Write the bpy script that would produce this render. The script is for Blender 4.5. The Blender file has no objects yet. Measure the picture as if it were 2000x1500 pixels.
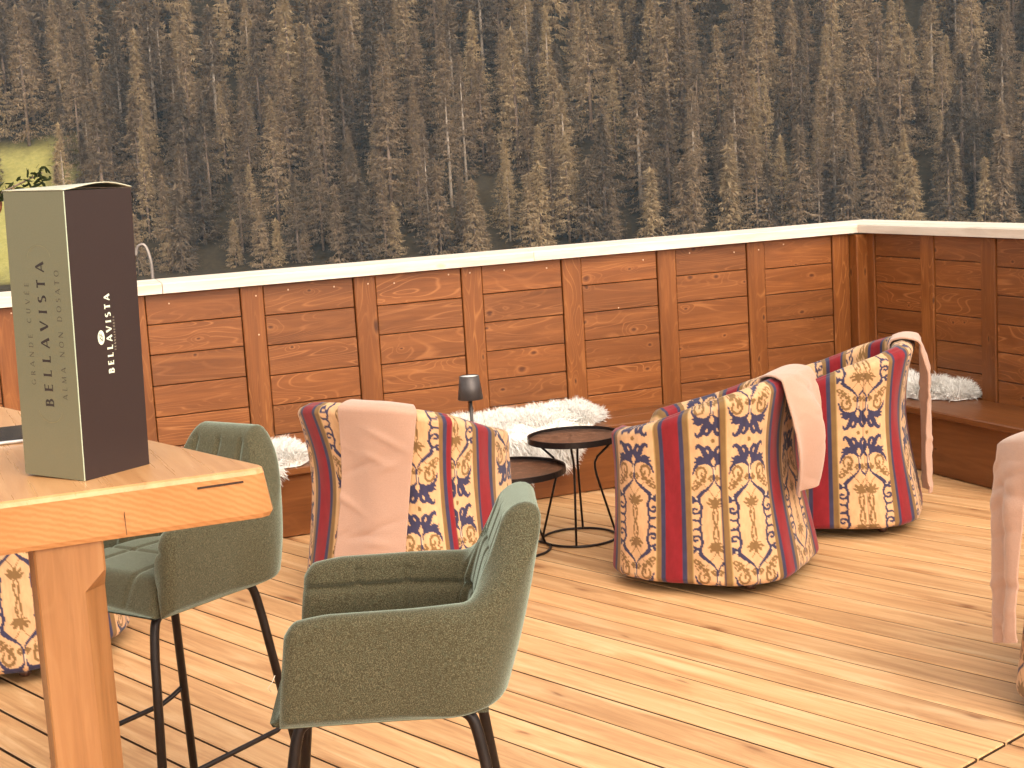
import bpy, math, random
import numpy as np
from mathutils import Matrix, Vector

R = math.radians
rng = np.random.default_rng(7)
random.seed(7)
scene = bpy.context.scene
COL = scene.collection

# ------------------------------------------------------------------ camera
CAM_H = 1.55
pitch, roll = R(8.4), R(3.41)
fwd = Vector((0, math.cos(pitch), -math.sin(pitch)))
right0 = Vector((1, 0, 0))
down0 = Vector((0, -math.sin(pitch), -math.cos(pitch)))
right = right0 * math.cos(roll) + down0 * math.sin(roll)
down = -right0 * math.sin(roll) + down0 * math.cos(roll)
camd = bpy.data.cameras.new('camera')
camd.sensor_width = 36.0
camd.lens = 54.0
camd.clip_start = 0.05
camd.clip_end = 3000
cam = bpy.data.objects.new('camera', camd)
COL.objects.link(cam)
m3 = Matrix((right, -down, -fwd)).transposed()
cam.matrix_world = Matrix.Translation((0, 0, CAM_H)) @ m3.to_4x4()
scene.camera = cam

# ------------------------------------------------------------------ sky, sun, exposure
SUN_AZ, SUN_EL = 154.0, 42.0           # degrees clockwise from +Y, above the horizon
world = bpy.data.worlds.new('World')
scene.world = world
world.use_nodes = True
wn = world.node_tree
bg = wn.nodes['Background']
sky = wn.nodes.new('ShaderNodeTexSky')
sky.sky_type = 'NISHITA'
sky.sun_disc = False
sky.sun_elevation = R(SUN_EL)
sky.sun_rotation = R(SUN_AZ)
sky.air_density = 1.0
sky.dust_density = 2.0
sky.ozone_density = 0.6
hs = wn.nodes.new('ShaderNodeHueSaturation')
hs.inputs['Saturation'].default_value = 0.25
tint = wn.nodes.new('ShaderNodeMix')
tint.data_type = 'RGBA'
tint.blend_type = 'MULTIPLY'
tint.inputs[0].default_value = 1.0
tint.inputs[7].default_value = (1.0, 0.90, 0.78, 1)
wn.links.new(sky.outputs[0], hs.inputs['Color'])
wn.links.new(hs.outputs[0], tint.inputs[6])
wn.links.new(tint.outputs[2], bg.inputs['Color'])
bg.inputs['Strength'].default_value = 0.15
sund = bpy.data.lights.new('sun', 'SUN')
sund.energy = 0.75
sund.angle = R(80)
sund.color = (1.0, 0.90, 0.76)
sun = bpy.data.objects.new('sun', sund)
COL.objects.link(sun)
sdir = Vector((math.sin(R(SUN_AZ)) * math.cos(R(SUN_EL)), math.cos(R(SUN_AZ)) * math.cos(R(SUN_EL)), math.sin(R(SUN_EL))))
sun.rotation_euler = sdir.to_track_quat('Z', 'Y').to_euler()
sun.location = (0, 0, 30)
scene.view_settings.view_transform = 'Standard'
scene.view_settings.look = 'None'
scene.view_settings.gamma = 1.0
scene.view_settings.exposure = 1.42
scene.cycles.max_bounces = 4
scene.cycles.diffuse_bounces = 3
scene.cycles.glossy_bounces = 2
scene.cycles.transmission_bounces = 2
scene.cycles.adaptive_threshold = 0.03
scene.cycles.caustics_reflective = False
scene.cycles.caustics_refractive = False

# ------------------------------------------------------------------ helpers
def srgb(r, g, b):
    f = lambda c: (c / 255 / 12.92) if c / 255 <= 0.04045 else ((c / 255 + 0.055) / 1.055) ** 2.4
    return (f(r), f(g), f(b), 1.0)

def tag(o, label=None, cat=None, group=None, kind=None):
    if label: o['label'] = label
    if cat: o['category'] = cat
    if group: o['group'] = group
    if kind: o['kind'] = kind
    return o

def empty(name, loc=(0, 0, 0), rz=0.0, parent=None):
    o = bpy.data.objects.new(name, None)
    o.empty_display_size = 0.1
    COL.objects.link(o)
    o.location = loc
    o.rotation_euler = (0, 0, rz)
    if parent: o.parent = parent
    return o

def mesh_np(name, V, Fq, smooth=True):
    V = np.asarray(V, dtype=np.float32)
    Fq = np.asarray(Fq, dtype=np.int32)
    k = Fq.shape[1]
    me = bpy.data.meshes.new(name)
    me.vertices.add(len(V)); me.vertices.foreach_set('co', V.ravel())
    me.loops.add(Fq.size); me.loops.foreach_set('vertex_index', Fq.ravel())
    me.polygons.add(len(Fq))
    me.polygons.foreach_set('loop_start', np.arange(0, Fq.size, k, dtype=np.int32))
    me.polygons.foreach_set('loop_total', np.full(len(Fq), k, dtype=np.int32))
    me.polygons.foreach_set('use_smooth', np.full(len(Fq), smooth, dtype=bool))
    me.update(calc_edges=True)
    me.validate()
    return me

def link(name, me, mt=None, parent=None, loc=(0, 0, 0), rot=(0, 0, 0)):
    if mt is not None and len(me.materials) == 0: me.materials.append(mt)
    o = bpy.data.objects.new(name, me)
    COL.objects.link(o)
    o.location = loc; o.rotation_euler = rot
    if parent: o.parent = parent
    return o

def pydata(name, V, F, smooth=False):
    me = bpy.data.meshes.new(name)
    me.from_pydata([tuple(v) for v in V], [], [tuple(f) for f in F])
    me.update()
    if smooth:
        me.polygons.foreach_set('use_smooth', [True] * len(me.polygons))
    return me

def box_mesh(name, sx, sy, sz, bev=0.0, cx=0, cy=0, cz=0):
    """box of full size sx,sy,sz centred at cx,cy,cz with a chamfer of bev on all edges"""
    hx, hy, hz = sx / 2, sy / 2, sz / 2
    if bev <= 0:
        V = [(x * hx + cx, y * hy + cy, z * hz + cz) for x in (-1, 1) for y in (-1, 1) for z in (-1, 1)]
        F = [(0, 1, 3, 2), (4, 6, 7, 5), (0, 4, 5, 1), (2, 3, 7, 6), (0, 2, 6, 4), (1, 5, 7, 3)]
        return pydata(name, V, F)
    b = min(bev, hx * .9, hy * .9, hz * .9)
    V, idx = [], {}
    for x in (-1, 1):
        for y in (-1, 1):
            for z in (-1, 1):
                for ax in range(3):
                    p = [x * (hx - b), y * (hy - b), z * (hz - b)]
                    p[ax] = (x * hx, y * hy, z * hz)[ax]
                    idx[(x, y, z, ax)] = len(V)
                    V.append((p[0] + cx, p[1] + cy, p[2] + cz))
    F = []
    I = lambda x, y, z, a: idx[(x, y, z, a)]
    for s in (-1, 1):
        f = [I(s, -1, -1, 0), I(s, 1, -1, 0), I(s, 1, 1, 0), I(s, -1, 1, 0)]; F.append(f if s > 0 else f[::-1])
        f = [I(-1, s, -1, 1), I(-1, s, 1, 1), I(1, s, 1, 1), I(1, s, -1, 1)]; F.append(f if s > 0 else f[::-1])
        f = [I(-1, -1, s, 2), I(1, -1, s, 2), I(1, 1, s, 2), I(-1, 1, s, 2)]; F.append(f if s > 0 else f[::-1])
    for a, bx in ((0, 1), (0, 2), (1, 2)):
        c = 3 - a - bx
        for s in (-1, 1):
            for t in (-1, 1):
                def k(u, ax):
                    q = [0, 0, 0]; q[a] = s; q[bx] = t; q[c] = u
                    return I(q[0], q[1], q[2], ax)
                F.append([k(-1, a), k(1, a), k(1, bx), k(-1, bx)])
    for x in (-1, 1):
        for y in (-1, 1):
            for z in (-1, 1):
                F.append([I(x, y, z, 0), I(x, y, z, 1), I(x, y, z, 2)])
    me = pydata(name, V, F)
    import bmesh
    bm = bmesh.new(); bm.from_mesh(me)
    bmesh.ops.recalc_face_normals(bm, faces=bm.faces)
    bm.to_mesh(me); bm.free()
    return me

def tube(name, pts, rad, seg=10, closed=False, caps=True):
    pts = [Vector(p) for p in pts]
    n = len(pts)
    rads = rad if hasattr(rad, '__len__') else [rad] * n
    V, F = [], []
    up = Vector((0, 0, 1))
    prev = None
    for i, p in enumerate(pts):
        if closed:
            t = pts[(i + 1) % n] - pts[i - 1]
        else:
            t = pts[min(i + 1, n - 1)] - pts[max(i - 1, 0)]
        t.normalize()
        if prev is None:
            a = t.cross(up)
            if a.length < 1e-3: a = t.cross(Vector((1, 0, 0)))
        else:
            a = prev - t * prev.dot(t)
        a.normalize(); prev = a
        b = t.cross(a)
        for k in range(seg):
            w = 2 * math.pi * k / seg
            V.append(p + (a * math.cos(w) + b * math.sin(w)) * rads[i])
    m = n if closed else n - 1
    for i in range(m):
        j = (i + 1) % n
        for k in range(seg):
            l = (k + 1) % seg
            F.append((i * seg + k, i * seg + l, j * seg + l, j * seg + k))
    if caps and not closed:
        F.append(tuple(range(seg))[::-1])
        F.append(tuple((n - 1) * seg + k for k in range(seg)))
    return pydata(name, V, F, True)

def spline(pts, n=8):
    """Catmull-Rom through the points"""
    P = [np.array(p, float) for p in pts]
    P = [2 * P[0] - P[1]] + P + [2 * P[-1] - P[-2]]
    out = []
    for i in range(1, len(P) - 2):
        for k in range(n):
            t = k / n
            a, b, c, d = P[i - 1], P[i], P[i + 1], P[i + 2]
            out.append(0.5 * (2 * b + (c - a) * t + (2 * a - 5 * b + 4 * c - d) * t * t + (3 * b - a - 3 * c + d) * t ** 3))
    out.append(P[-2])
    return out

def lathe(name, prof, seg=32, smooth=True):
    V, F = [], []
    n = len(prof)
    for k in range(seg):
        w = 2 * math.pi * k / seg
        for r, z in prof:
            V.append((r * math.cos(w), r * math.sin(w), z))
    for k in range(seg):
        l = (k + 1) % seg
        for i in range(n - 1):
            F.append((k * n + i, l * n + i, l * n + i + 1, k * n + i + 1))
    me = pydata(name, V, F, smooth)
    return me

def grid_faces(nu, nv, close_u=False):
    """vertex index = iu*nv+iv"""
    mu = nu if close_u else nu - 1
    iu = np.arange(mu)[:, None]; iv = np.arange(nv - 1)[None, :]
    ju = (iu + 1) % nu
    a = iu * nv + iv; b = ju * nv + iv; c = ju * nv + iv + 1; d = iu * nv + iv + 1
    return np.stack([a, b, c, d], -1).reshape(-1, 4)

def sstep(x, a, b):
    t = np.clip((x - a) / (b - a), 0, 1)
    return t * t * (3 - 2 * t)

# ------------------------------------------------------------------ materials
class NT:
    def __init__(s, name):
        s.m = bpy.data.materials.new(name); s.m.use_nodes = True
        s.t = s.m.node_tree; s.b = s.t.nodes['Principled BSDF']
    def n(s, ty, **kw):
        x = s.t.nodes.new(ty)
        for k, v in kw.items(): setattr(x, k, v)
        return x
    def l(s, a, b): s.t.links.new(a, b)
    def val(s, sock, v):
        sock.default_value = v
    def math(s, op, a, b=None, c=None, clamp=False):
        x = s.n('ShaderNodeMath', operation=op); x.use_clamp = clamp
        for i, v in enumerate((a, b, c)):
            if v is None: continue
            if hasattr(v, 'node'): s.l(v, x.inputs[i])
            else: x.inputs[i].default_value = v
        return x.outputs[0]
    def mix(s, fac, a, b, blend='MIX'):
        x = s.n('ShaderNodeMix', data_type='RGBA', blend_type=blend)
        for i, v in ((0, fac), (6, a), (7, b)):
            if hasattr(v, 'node'): s.l(v, x.inputs[i])
            else: x.inputs[i].default_value = v
        return x.outputs[2]
    def ramp(s, fac, stops):
        x = s.n('ShaderNodeValToRGB')
        e = x.color_ramp.elements
        while len(e) < len(stops): e.new(0.5)
        for el, (p, c) in zip(e, stops):
            el.position = p; el.color = c if len(c) == 4 else (*c, 1)
        s.l(fac, x.inputs[0])
        return x.outputs[0]
    def noise(s, vec, scale, detail=4, rough=0.55, dist=0.0):
        x = s.n('ShaderNodeTexNoise')
        x.inputs['Scale'].default_value = scale; x.inputs['Detail'].default_value = detail
        x.inputs['Roughness'].default_value = rough; x.inputs['Distortion'].default_value = dist
        if vec is not None: s.l(vec, x.inputs['Vector'])
        return x.outputs['Fac']
    def bump(s, h, strength=0.3, dist=0.01):
        x = s.n('ShaderNodeBump')
        x.inputs['Strength'].default_value = strength; x.inputs['Distance'].default_value = dist
        s.l(h, x.inputs['Height'])
        s.l(x.outputs[0], s.b.inputs['Normal'])
    def objvec(s, seed=True):
        tc = s.n('ShaderNodeTexCoord')
        if not seed: return tc.outputs['Object']
        oi = s.n('ShaderNodeObjectInfo')
        cx = s.n('ShaderNodeCombineXYZ')
        s.l(s.math('MULTIPLY', oi.outputs['Random'], 37.0), cx.inputs[0])
        s.l(s.math('MULTIPLY', oi.outputs['Random'], 91.0), cx.inputs[1])
        s.l(s.math('MULTIPLY', oi.outputs['Random'], 53.0), cx.inputs[2])
        ad = s.n('ShaderNodeVectorMath', operation='ADD')
        s.l(tc.outputs['Object'], ad.inputs[0]); s.l(cx.outputs[0], ad.inputs[1])
        s.rand = oi.outputs['Random']
        return ad.outputs[0]
    def scaled(s, vec, sc):
        x = s.n('ShaderNodeVectorMath', operation='MULTIPLY')
        s.l(vec, x.inputs[0]); x.inputs[1].default_value = sc
        return x.outputs[0]
    def set(s, **kw):
        for k, v in kw.items(): s.b.inputs[k.replace('_', ' ')].default_value = v
        return s

def wood(name, dark, mid, light, axis=0, rough=0.5, knots=0.5, grain=1.0, knot_col=None, streak=0.5, var=0.25, spec=0.4, ksc=(3.4, 6.0), streak_col=None):
    w = NT(name)
    v = w.objvec()
    def S(along, across):
        q = [across] * 3; q[axis] = along
        return tuple(q)
    sp = w.n('ShaderNodeSeparateXYZ'); w.l(v, sp.inputs[0])
    o1, o2 = [k for k in range(3) if k != axis]
    across = w.math('ADD', sp.outputs[o1], sp.outputs[o2])
    wob = w.noise(w.scaled(v, S(3, 9)), 2.0, 2)
    k2 = w.n('ShaderNodeCombineXYZ')
    w.l(w.math('MULTIPLY', sp.outputs[axis], ksc[0]), k2.inputs[0])
    w.l(w.math('MULTIPLY_ADD', across, ksc[1], w.math('MULTIPLY', wob, 0.25)), k2.inputs[1])
    vo = w.n('ShaderNodeTexVoronoi', voronoi_dimensions='2D'); vo.inputs['Scale'].default_value = 1.0
    w.l(k2.outputs[0], vo.inputs['Vector'])
    wk = w.n('ShaderNodeTexWhiteNoise'); w.l(vo.outputs['Position'], wk.inputs['Vector'])
    on = w.math('LESS_THAN', wk.outputs['Value'], knots)
    size = w.math('MULTIPLY_ADD', wk.outputs['Value'], 1.3 / max(knots, .01), 0.75)
    kd = w.math('MULTIPLY', vo.outputs['Distance'], size)
    near = w.math('MULTIPLY', w.ramp(kd, [(0.0, (1, 1, 1, 1)), (0.42, (0, 0, 0, 1))]), on)
    n1 = w.noise(w.scaled(v, S(0.9, 11)), 2.0, 5, 0.6, 0.8)
    n2 = w.noise(w.scaled(v, S(1.2, 60)), 2.0, 4, 0.65, 0.3)
    # growth-ring streaks: thin lines at iso-levels of a smooth stretched field that swirls round the knots
    n3 = w.noise(w.scaled(v, S(0.8, 5.5)), 1.6, 1, 0.4, 0.9)
    n3 = w.math('MULTIPLY_ADD', near, 0.13, n3)
    rings = w.math('PINGPONG', w.math('MULTIPLY', n3, 16.0), 0.5)
    rings = w.math('MULTIPLY', rings, 2.0)
    base = w.ramp(n1, [(0.28, dark), (0.52, mid), (0.75, light)])
    f2 = w.math('MULTIPLY', w.math('SUBTRACT', n2, 0.5), 1.6 * grain)
    base = w.mix(w.math('ABSOLUTE', f2, clamp=True), base, w.mix(w.math('GREATER_THAN', f2, 0.0), dark, light))
    rl = w.ramp(rings, [(0.0, (1, 1, 1, 1)), (0.28, (0, 0, 0, 1))])
    patch = w.ramp(w.noise(w.scaled(v, S(2.0, 7)), 1.0, 2), [(0.42, (0, 0, 0, 1)), (0.62, (1, 1, 1, 1))])
    base = w.mix(w.math('MULTIPLY', w.math('MULTIPLY', rl, streak), w.math('MULTIPLY_ADD', patch, 0.75, 0.25)), base, streak_col or light)
    kc = knot_col or tuple(c * 0.35 for c in dark[:3]) + (1,)
    halo = w.ramp(kd, [(0.05, (0, 0, 0, 1)), (0.10, (1, 1, 1, 1)), (0.17, (0, 0, 0, 1))])
    core = w.ramp(kd, [(0.03, (1, 1, 1, 1)), (0.095, (0, 0, 0, 1))])
    base = w.mix(w.math('MULTIPLY', w.math('MULTIPLY', halo, on), 0.28), base, streak_col or light)
    base = w.mix(w.math('MULTIPLY', w.math('MULTIPLY', core, on), 0.8), base, kc)
    # board-to-board variation
    wr = w.n('ShaderNodeTexWhiteNoise', noise_dimensions='1D'); w.l(w.rand, wr.inputs['W'])
    br = w.math('MULTIPLY_ADD', wr.outputs['Value'], var, 1.0 - var * 0.5)
    cb = w.n('ShaderNodeCombineXYZ')
    for i in range(3): w.l(br, cb.inputs[i])
    base = w.mix(1.0, base, cb.outputs[0], 'MULTIPLY')
    w.l(base, w.b.inputs['Base Color'])
    w.l(w.math('MULTIPLY_ADD', n2, 0.25, rough - 0.12), w.b.inputs['Roughness'])
    w.b.inputs['Specular IOR Level'].default_value = spec
    hgt = w.math('ADD', w.math('MULTIPLY', n2, 0.6), w.math('MULTIPLY', core, -0.3))
    w.bump(hgt, 0.35, 0.002)
    return w.m

M = {}
M['deck'] = wood('deck_larch', (0.44, 0.21, 0.082, 1), (0.65, 0.365, 0.165, 1), (0.80, 0.53, 0.285, 1), 0, 0.50, 0.4, 0.6, knot_col=(0.24, 0.09, 0.03, 1), streak=0.20, var=0.26, spec=0.35, ksc=(1.5, 5.5), streak_col=(0.42, 0.20, 0.08, 1))
M['plank'] = wood('stained_spruce', (0.135, 0.040, 0.0085, 1), (0.20, 0.063, 0.0145, 1), (0.29, 0.102, 0.027, 1), 0, 0.46, 0.38, 0.4, knot_col=(0.055, 0.012, 0.004, 1), streak=0.6, var=0.34, ksc=(5.0, 7.5), streak_col=(0.42, 0.165, 0.055, 1))
M['post'] = wood('stained_spruce_upright', (0.14, 0.041, 0.008, 1), (0.19, 0.058, 0.0115, 1), (0.27, 0.092, 0.021, 1), 2, 0.46, 0.55, 0.4, knot_col=(0.045, 0.012, 0.004, 1), streak=0.6, var=0.24, ksc=(3.2, 7.5), streak_col=(0.38, 0.15, 0.045, 1))
M['bench'] = wood('bench_spruce', (0.13, 0.040, 0.010, 1), (0.18, 0.060, 0.016, 1), (0.24, 0.088, 0.026, 1), 0, 0.36, 0.4, 0.5, streak=0.25, var=0.15)
M['rail'] = wood('pale_rail_wood', (0.58, 0.46, 0.35, 1), (0.72, 0.61, 0.50, 1), (0.79, 0.70, 0.60, 1), 0, 0.5, 0.3, 0.45, knot_col=(0.6, 0.45, 0.3, 1), streak=0.1, var=0.06)
M['table'] = wood('oiled_beech', (0.44, 0.19, 0.065, 1), (0.54, 0.26, 0.10, 1), (0.62, 0.33, 0.145, 1), 0, 0.32, 0.05, 0.6, streak=0.25, var=0.0, spec=0.5)
M['table_leg'] = wood('oiled_beech_leg', (0.20, 0.082, 0.026, 1), (0.30, 0.128, 0.044, 1), (0.38, 0.18, 0.068, 1), 2, 0.36, 0.0, 0.5, streak=0.2, var=0.0, spec=0.5)

def end_grain():
    w = NT('beech_end_grain')
    v = w.objvec(False)
    wv = w.n('ShaderNodeTexWave', wave_type='RINGS', rings_direction='X')
    wv.inputs['Scale'].default_value = 34; wv.inputs['Distortion'].default_value = 3.0; wv.inputs['Detail'].default_value = 3; wv.inputs['Detail Scale'].default_value = 2.0
    mp = w.n('ShaderNodeMapping'); mp.inputs['Location'].default_value = (0.05, 0.28, 0.16); mp.inputs['Scale'].default_value = (0.05, 1, 1)
    # rings run around a pith below the slab
    mp.inputs['Rotation'].default_value = (0, 0, 0)
    tc = v
    sw = w.n('ShaderNodeSeparateXYZ'); w.l(tc, sw.inputs[0])
    cb = w.n('ShaderNodeCombineXYZ')
    w.l(w.math('MULTIPLY', sw.outputs[1], 0.1), cb.inputs[0]); w.l(sw.outputs[0], cb.inputs[1]); w.l(sw.outputs[2], cb.inputs[2])
    w.l(cb.outputs[0], mp.inputs[0]); w.l(mp.outputs[0], wv.inputs['Vector'])
    n = w.noise(v, 90, 5, 0.7)
    n2 = w.noise(v, 8, 3, 0.5)
    c = w.ramp(wv.outputs['Fac'], [(0.1, (0.46, 0.20, 0.072, 1)), (0.9, (0.54, 0.26, 0.105, 1))])
    c = w.mix(w.math('MULTIPLY', n, 0.35), c, (0.60, 0.30, 0.12, 1))
    c = w.mix(w.math('MULTIPLY', w.math('SUBTRACT', n2, 0.35, clamp=True), 1.2), c, (0.38, 0.14, 0.035, 1))
    w.l(c, w.b.inputs['Base Color']); w.set(Roughness=0.42)
    w.bump(n, 0.2, 0.001)
    return w.m
M['end'] = end_grain()

def plain(name, col, rough=0.5, metal=0.0, spec=0.5, nscale=None, namp=0.15, bump=0.0):
    w = NT(name)
    v = w.objvec(False)
    n = w.noise(v, nscale or 30, 4, 0.6)
    d = tuple(c * (1 - namp) for c in col[:3]) + (1,); l = tuple(min(1, c * (1 + namp)) for c in col[:3]) + (1,)
    w.l(w.ramp(n, [(0.3, d), (0.7, l)]), w.b.inputs['Base Color'])
    w.set(Roughness=rough, Metallic=metal); w.b.inputs['Specular IOR Level'].default_value = spec
    if bump: w.bump(n, bump, 0.003)
    return w.m
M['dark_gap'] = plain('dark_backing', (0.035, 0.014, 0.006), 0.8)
M['flank'] = plain('dark_board_flank', (0.085, 0.04, 0.016), 0.8)  # dark sides: stain, and shade of the board gaps put in the colour
M['nail'] = plain('pale_nail_filler', (0.72, 0.5, 0.34), 0.5)
M['black_metal'] = plain('brown_black_steel', (0.022, 0.015, 0.013), 0.38, 0.6, 0.5, 60, 0.2)
M['lamp_grey'] = plain('lamp_grey_paint', (0.075, 0.062, 0.058), 0.4, 0.5, 0.5, 80, 0.1)
M['lamp_white'] = plain('lamp_diffuser', (0.8, 0.78, 0.74), 0.5)
M['glide'] = plain('brown_glide', (0.12, 0.05, 0.03), 0.35)
M['under'] = plain('black_under_cloth', (0.02, 0.015, 0.012), 0.9)
M['box_olive'] = plain('olive_card', srgb(112, 108, 84), 0.36, 0.1, 0.5, 400, 0.05, 0.02)
M['box_edge'] = plain('pale_card_edge', srgb(186, 196, 170), 0.4, 0.1, 0.5, 200, 0.03)
M['box_top'] = plain('sheen_pale_lid', srgb(200, 200, 178), 0.38, 0.15, 0.5, 200, 0.04)  # sheen on the box top put into the lid's paler colour
M['box_brown'] = plain('dark_brown_card', (0.029, 0.0145, 0.0125), 0.45, 0.0, 0.5, 300, 0.06, 0.02)
M['box_in'] = plain('box_inside', (0.02, 0.010, 0.009), 0.8)
M['ink_dark'] = plain('dark_brown_print', (0.028, 0.017, 0.014), 0.45)
M['ink_thin'] = plain('brown_grey_print', (0.075, 0.056, 0.036), 0.45)
M['ink_ring'] = plain('embossed_line', srgb(138, 130, 98), 0.3, 0.45)
M['ink_mint'] = plain('mint_print', srgb(225, 232, 208), 0.45)
M['ink_soft'] = plain('soft_mint_print', srgb(150, 140, 122), 0.45)
M['tablet'] = plain('tablet_black_glass', (0.03, 0.028, 0.032), 0.12, 0, 0.5)
M['tablet_rim'] = plain('tablet_silver', (0.6, 0.58, 0.56), 0.3, 0.7)
M['pipe'] = plain('galvanised_pipe', (0.30, 0.25, 0.22), 0.45, 0.6)
M['thread'] = plain('pale_thread', (0.7, 0.62, 0.5), 0.8)

def stool_fabric():
    w = NT('green_grey_wool')
    v = w.objvec(False)
    n1 = w.noise(v, 520, 3, 0.7); n2 = w.noise(v, 190, 3, 0.6); n3 = w.noise(v, 6, 3, 0.5)
    c = w.ramp(n1, [(0.30, (0.020, 0.0155, 0.007, 1)), (0.5, (0.066, 0.056, 0.030, 1)), (0.70, (0.20, 0.178, 0.115, 1))])
    c = w.mix(w.math('MULTIPLY', w.math('SUBTRACT', n2, 0.5), 1.5, clamp=True), c, (0.075, 0.10, 0.068, 1))
    c = w.mix(w.math('MULTIPLY', n3, 0.35), c, (0.062, 0.050, 0.024, 1))
    w.l(c, w.b.inputs['Base Color'])
    w.set(Roughness=0.95); w.b.inputs['Specular IOR Level'].default_value = 0.1
    w.b.inputs['Sheen Weight'].default_value = 0.75; w.b.inputs['Sheen Roughness'].default_value = 0.4
    w.b.inputs['Sheen Tint'].default_value = (0.70, 0.86, 0.72, 1)
    w.bump(n1, 0.5, 0.0015)
    return w.m
M['wool'] = stool_fabric()

def throw_fabric():
    w = NT('salmon_fleece')
    v = w.objvec(False)
    n1 = w.noise(v, 480, 2, 0.6); n3 = w.noise(v, 9, 3, 0.5)
    nw = w.noise(w.scaled(v, (30, 30, 320)), 1.0, 3, 0.6)
    c = w.ramp(n1, [(0.3, (0.38, 0.222, 0.158, 1)), (0.7, (0.51, 0.325, 0.24, 1))])
    c = w.mix(w.math('MULTIPLY', nw, 0.35), c, (0.50, 0.31, 0.23, 1))
    c = w.mix(w.math('MULTIPLY', n3, 0.3), c, (0.42, 0.24, 0.165, 1))
    w.l(c, w.b.inputs['Base Color'])
    w.set(Roughness=0.95); w.b.inputs['Specular IOR Level'].default_value = 0.1
    w.b.inputs['Sheen Weight'].default_value = 0.4; w.b.inputs['Sheen Tint'].default_value = (1, 0.9, 0.82, 1)
    w.bump(w.math('ADD', n1, nw), 0.35, 0.0012)
    return w.m
M['fleece'] = throw_fabric()

def tub_fabric():
    w = NT('striped_ornament_weave')
    vc = w.n('ShaderNodeVertexColor', layer_name='Col')
    v = w.objvec(False)
    n1 = w.noise(v, 420, 2, 0.6); n2 = w.noise(w.scaled(v, (60, 60, 22)), 1.0, 3, 0.6)
    c = w.mix(w.math('MULTIPLY', n1, 0.28), vc.outputs['Color'], (0.75, 0.55, 0.36, 1), 'SOFT_LIGHT')
    dk = w.mix(1.0, c, (0.74, 0.70, 0.66, 1), 'MULTIPLY')
    c = w.mix(w.math('MULTIPLY_ADD', n2, 1.6, -0.5, clamp=True), dk, c)
    w.l(c, w.b.inputs['Base Color'])
    w.set(Roughness=0.85); w.b.inputs['Specular IOR Level'].default_value = 0.2
    w.b.inputs['Sheen Weight'].default_value = 0.15
    w.bump(n1, 0.3, 0.001)
    return w.m
M['tub'] = tub_fabric()

def fur_mat(name, c0, c1):
    w = NT(name)
    v = w.objvec(False)
    n = w.noise(v, 40, 3, 0.6)
    w.l(w.ramp(n, [(0.3, c0), (0.7, c1)]), w.b.inputs['Base Color'])
    w.set(Roughness=0.8); w.b.inputs['Specular IOR Level'].default_value = 0.2
    return w.m
M['fur'] = fur_mat('white_sheep_fur', (0.86, 0.82, 0.76, 1), (0.92, 0.90, 0.86, 1))

def tray_mat():
    w = NT('tray_dark_glass_wood')
    v = w.objvec()
    n = w.noise(v, 28, 6, 0.75, 1.2); n2 = w.noise(v, 60, 4, 0.7)
    c = w.ramp(n, [(0.3, (0.022, 0.010, 0.006, 1)), (0.52, (0.10, 0.047, 0.027, 1)), (0.68, (0.34, 0.20, 0.13, 1))])
    c = w.mix(w.math('MULTIPLY', n2, 0.4), c, (0.06, 0.03, 0.018, 1))
    w.l(c, w.b.inputs['Base Color']); w.set(Roughness=0.30)
    w.b.inputs['Coat Weight'].default_value = 0.25; w.b.inputs['Coat Roughness'].default_value = 0.08
    return w.m
M['tray'] = tray_mat()

def crown_mat(name, a, b, c, attr=None):
    w = NT(name)
    geo = w.n('ShaderNodeNewGeometry')
    n = w.noise(geo.outputs['Position'], 0.9, 4, 0.7)
    if attr:
        vc = w.n('ShaderNodeAttribute', attribute_name=attr); r = vc.outputs['Fac']
    else:
        oi = w.n('ShaderNodeObjectInfo'); r = oi.outputs['Random']
    f = w.math('MULTIPLY_ADD', r, 0.85, w.math('MULTIPLY_ADD', n, 0.9, -0.40), clamp=True)
    w.l(w.ramp(f, [(0.0, a), (0.5, b), (1.0, c)]), w.b.inputs['Base Color'])
    w.set(Roughness=0.85); w.b.inputs['Specular IOR Level'].default_value = 0.15
    tr = w.n('ShaderNodeBsdfTranslucent'); mx = w.n('ShaderNodeMixShader'); mx.inputs[0].default_value = 0.45
    for lk in list(w.b.inputs['Base Color'].links): w.l(lk.from_socket, tr.inputs['Color'])
    w.l(w.b.outputs[0], mx.inputs[1]); w.l(tr.outputs[0], mx.inputs[2])
    w.l(mx.outputs[0], w.t.nodes['Material Output'].inputs['Surface'])
    return w.m
CR = ((0.14, 0.105, 0.072, 1), (0.35, 0.250, 0.155, 1), (0.54, 0.405, 0.23, 1))
M['crown'] = crown_mat('spruce_needles', *CR)
M['crown_far'] = crown_mat('spruce_needles_far', *CR, attr='tint')
M['crown_dead'] = crown_mat('dry_larch_twigs', (0.24, 0.17, 0.11, 1), (0.29, 0.21, 0.14, 1), (0.33, 0.25, 0.17, 1))
M['crown_near'] = crown_mat('near_spruce_needles', (0.035, 0.045, 0.015, 1), (0.06, 0.07, 0.022, 1), (0.085, 0.085, 0.03, 1))
M['cone'] = plain('reddish_cone', (0.20, 0.055, 0.022), 0.6, 0, 0.4, 90, 0.3, 0.3)
M['trunk'] = plain('spruce_bark', (0.24, 0.17, 0.125), 0.9, 0, 0.2, 3, 0.35)
M['trunk_pale'] = plain('bare_pale_bark', (0.46, 0.37, 0.29), 0.9, 0, 0.2, 3, 0.25)

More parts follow.
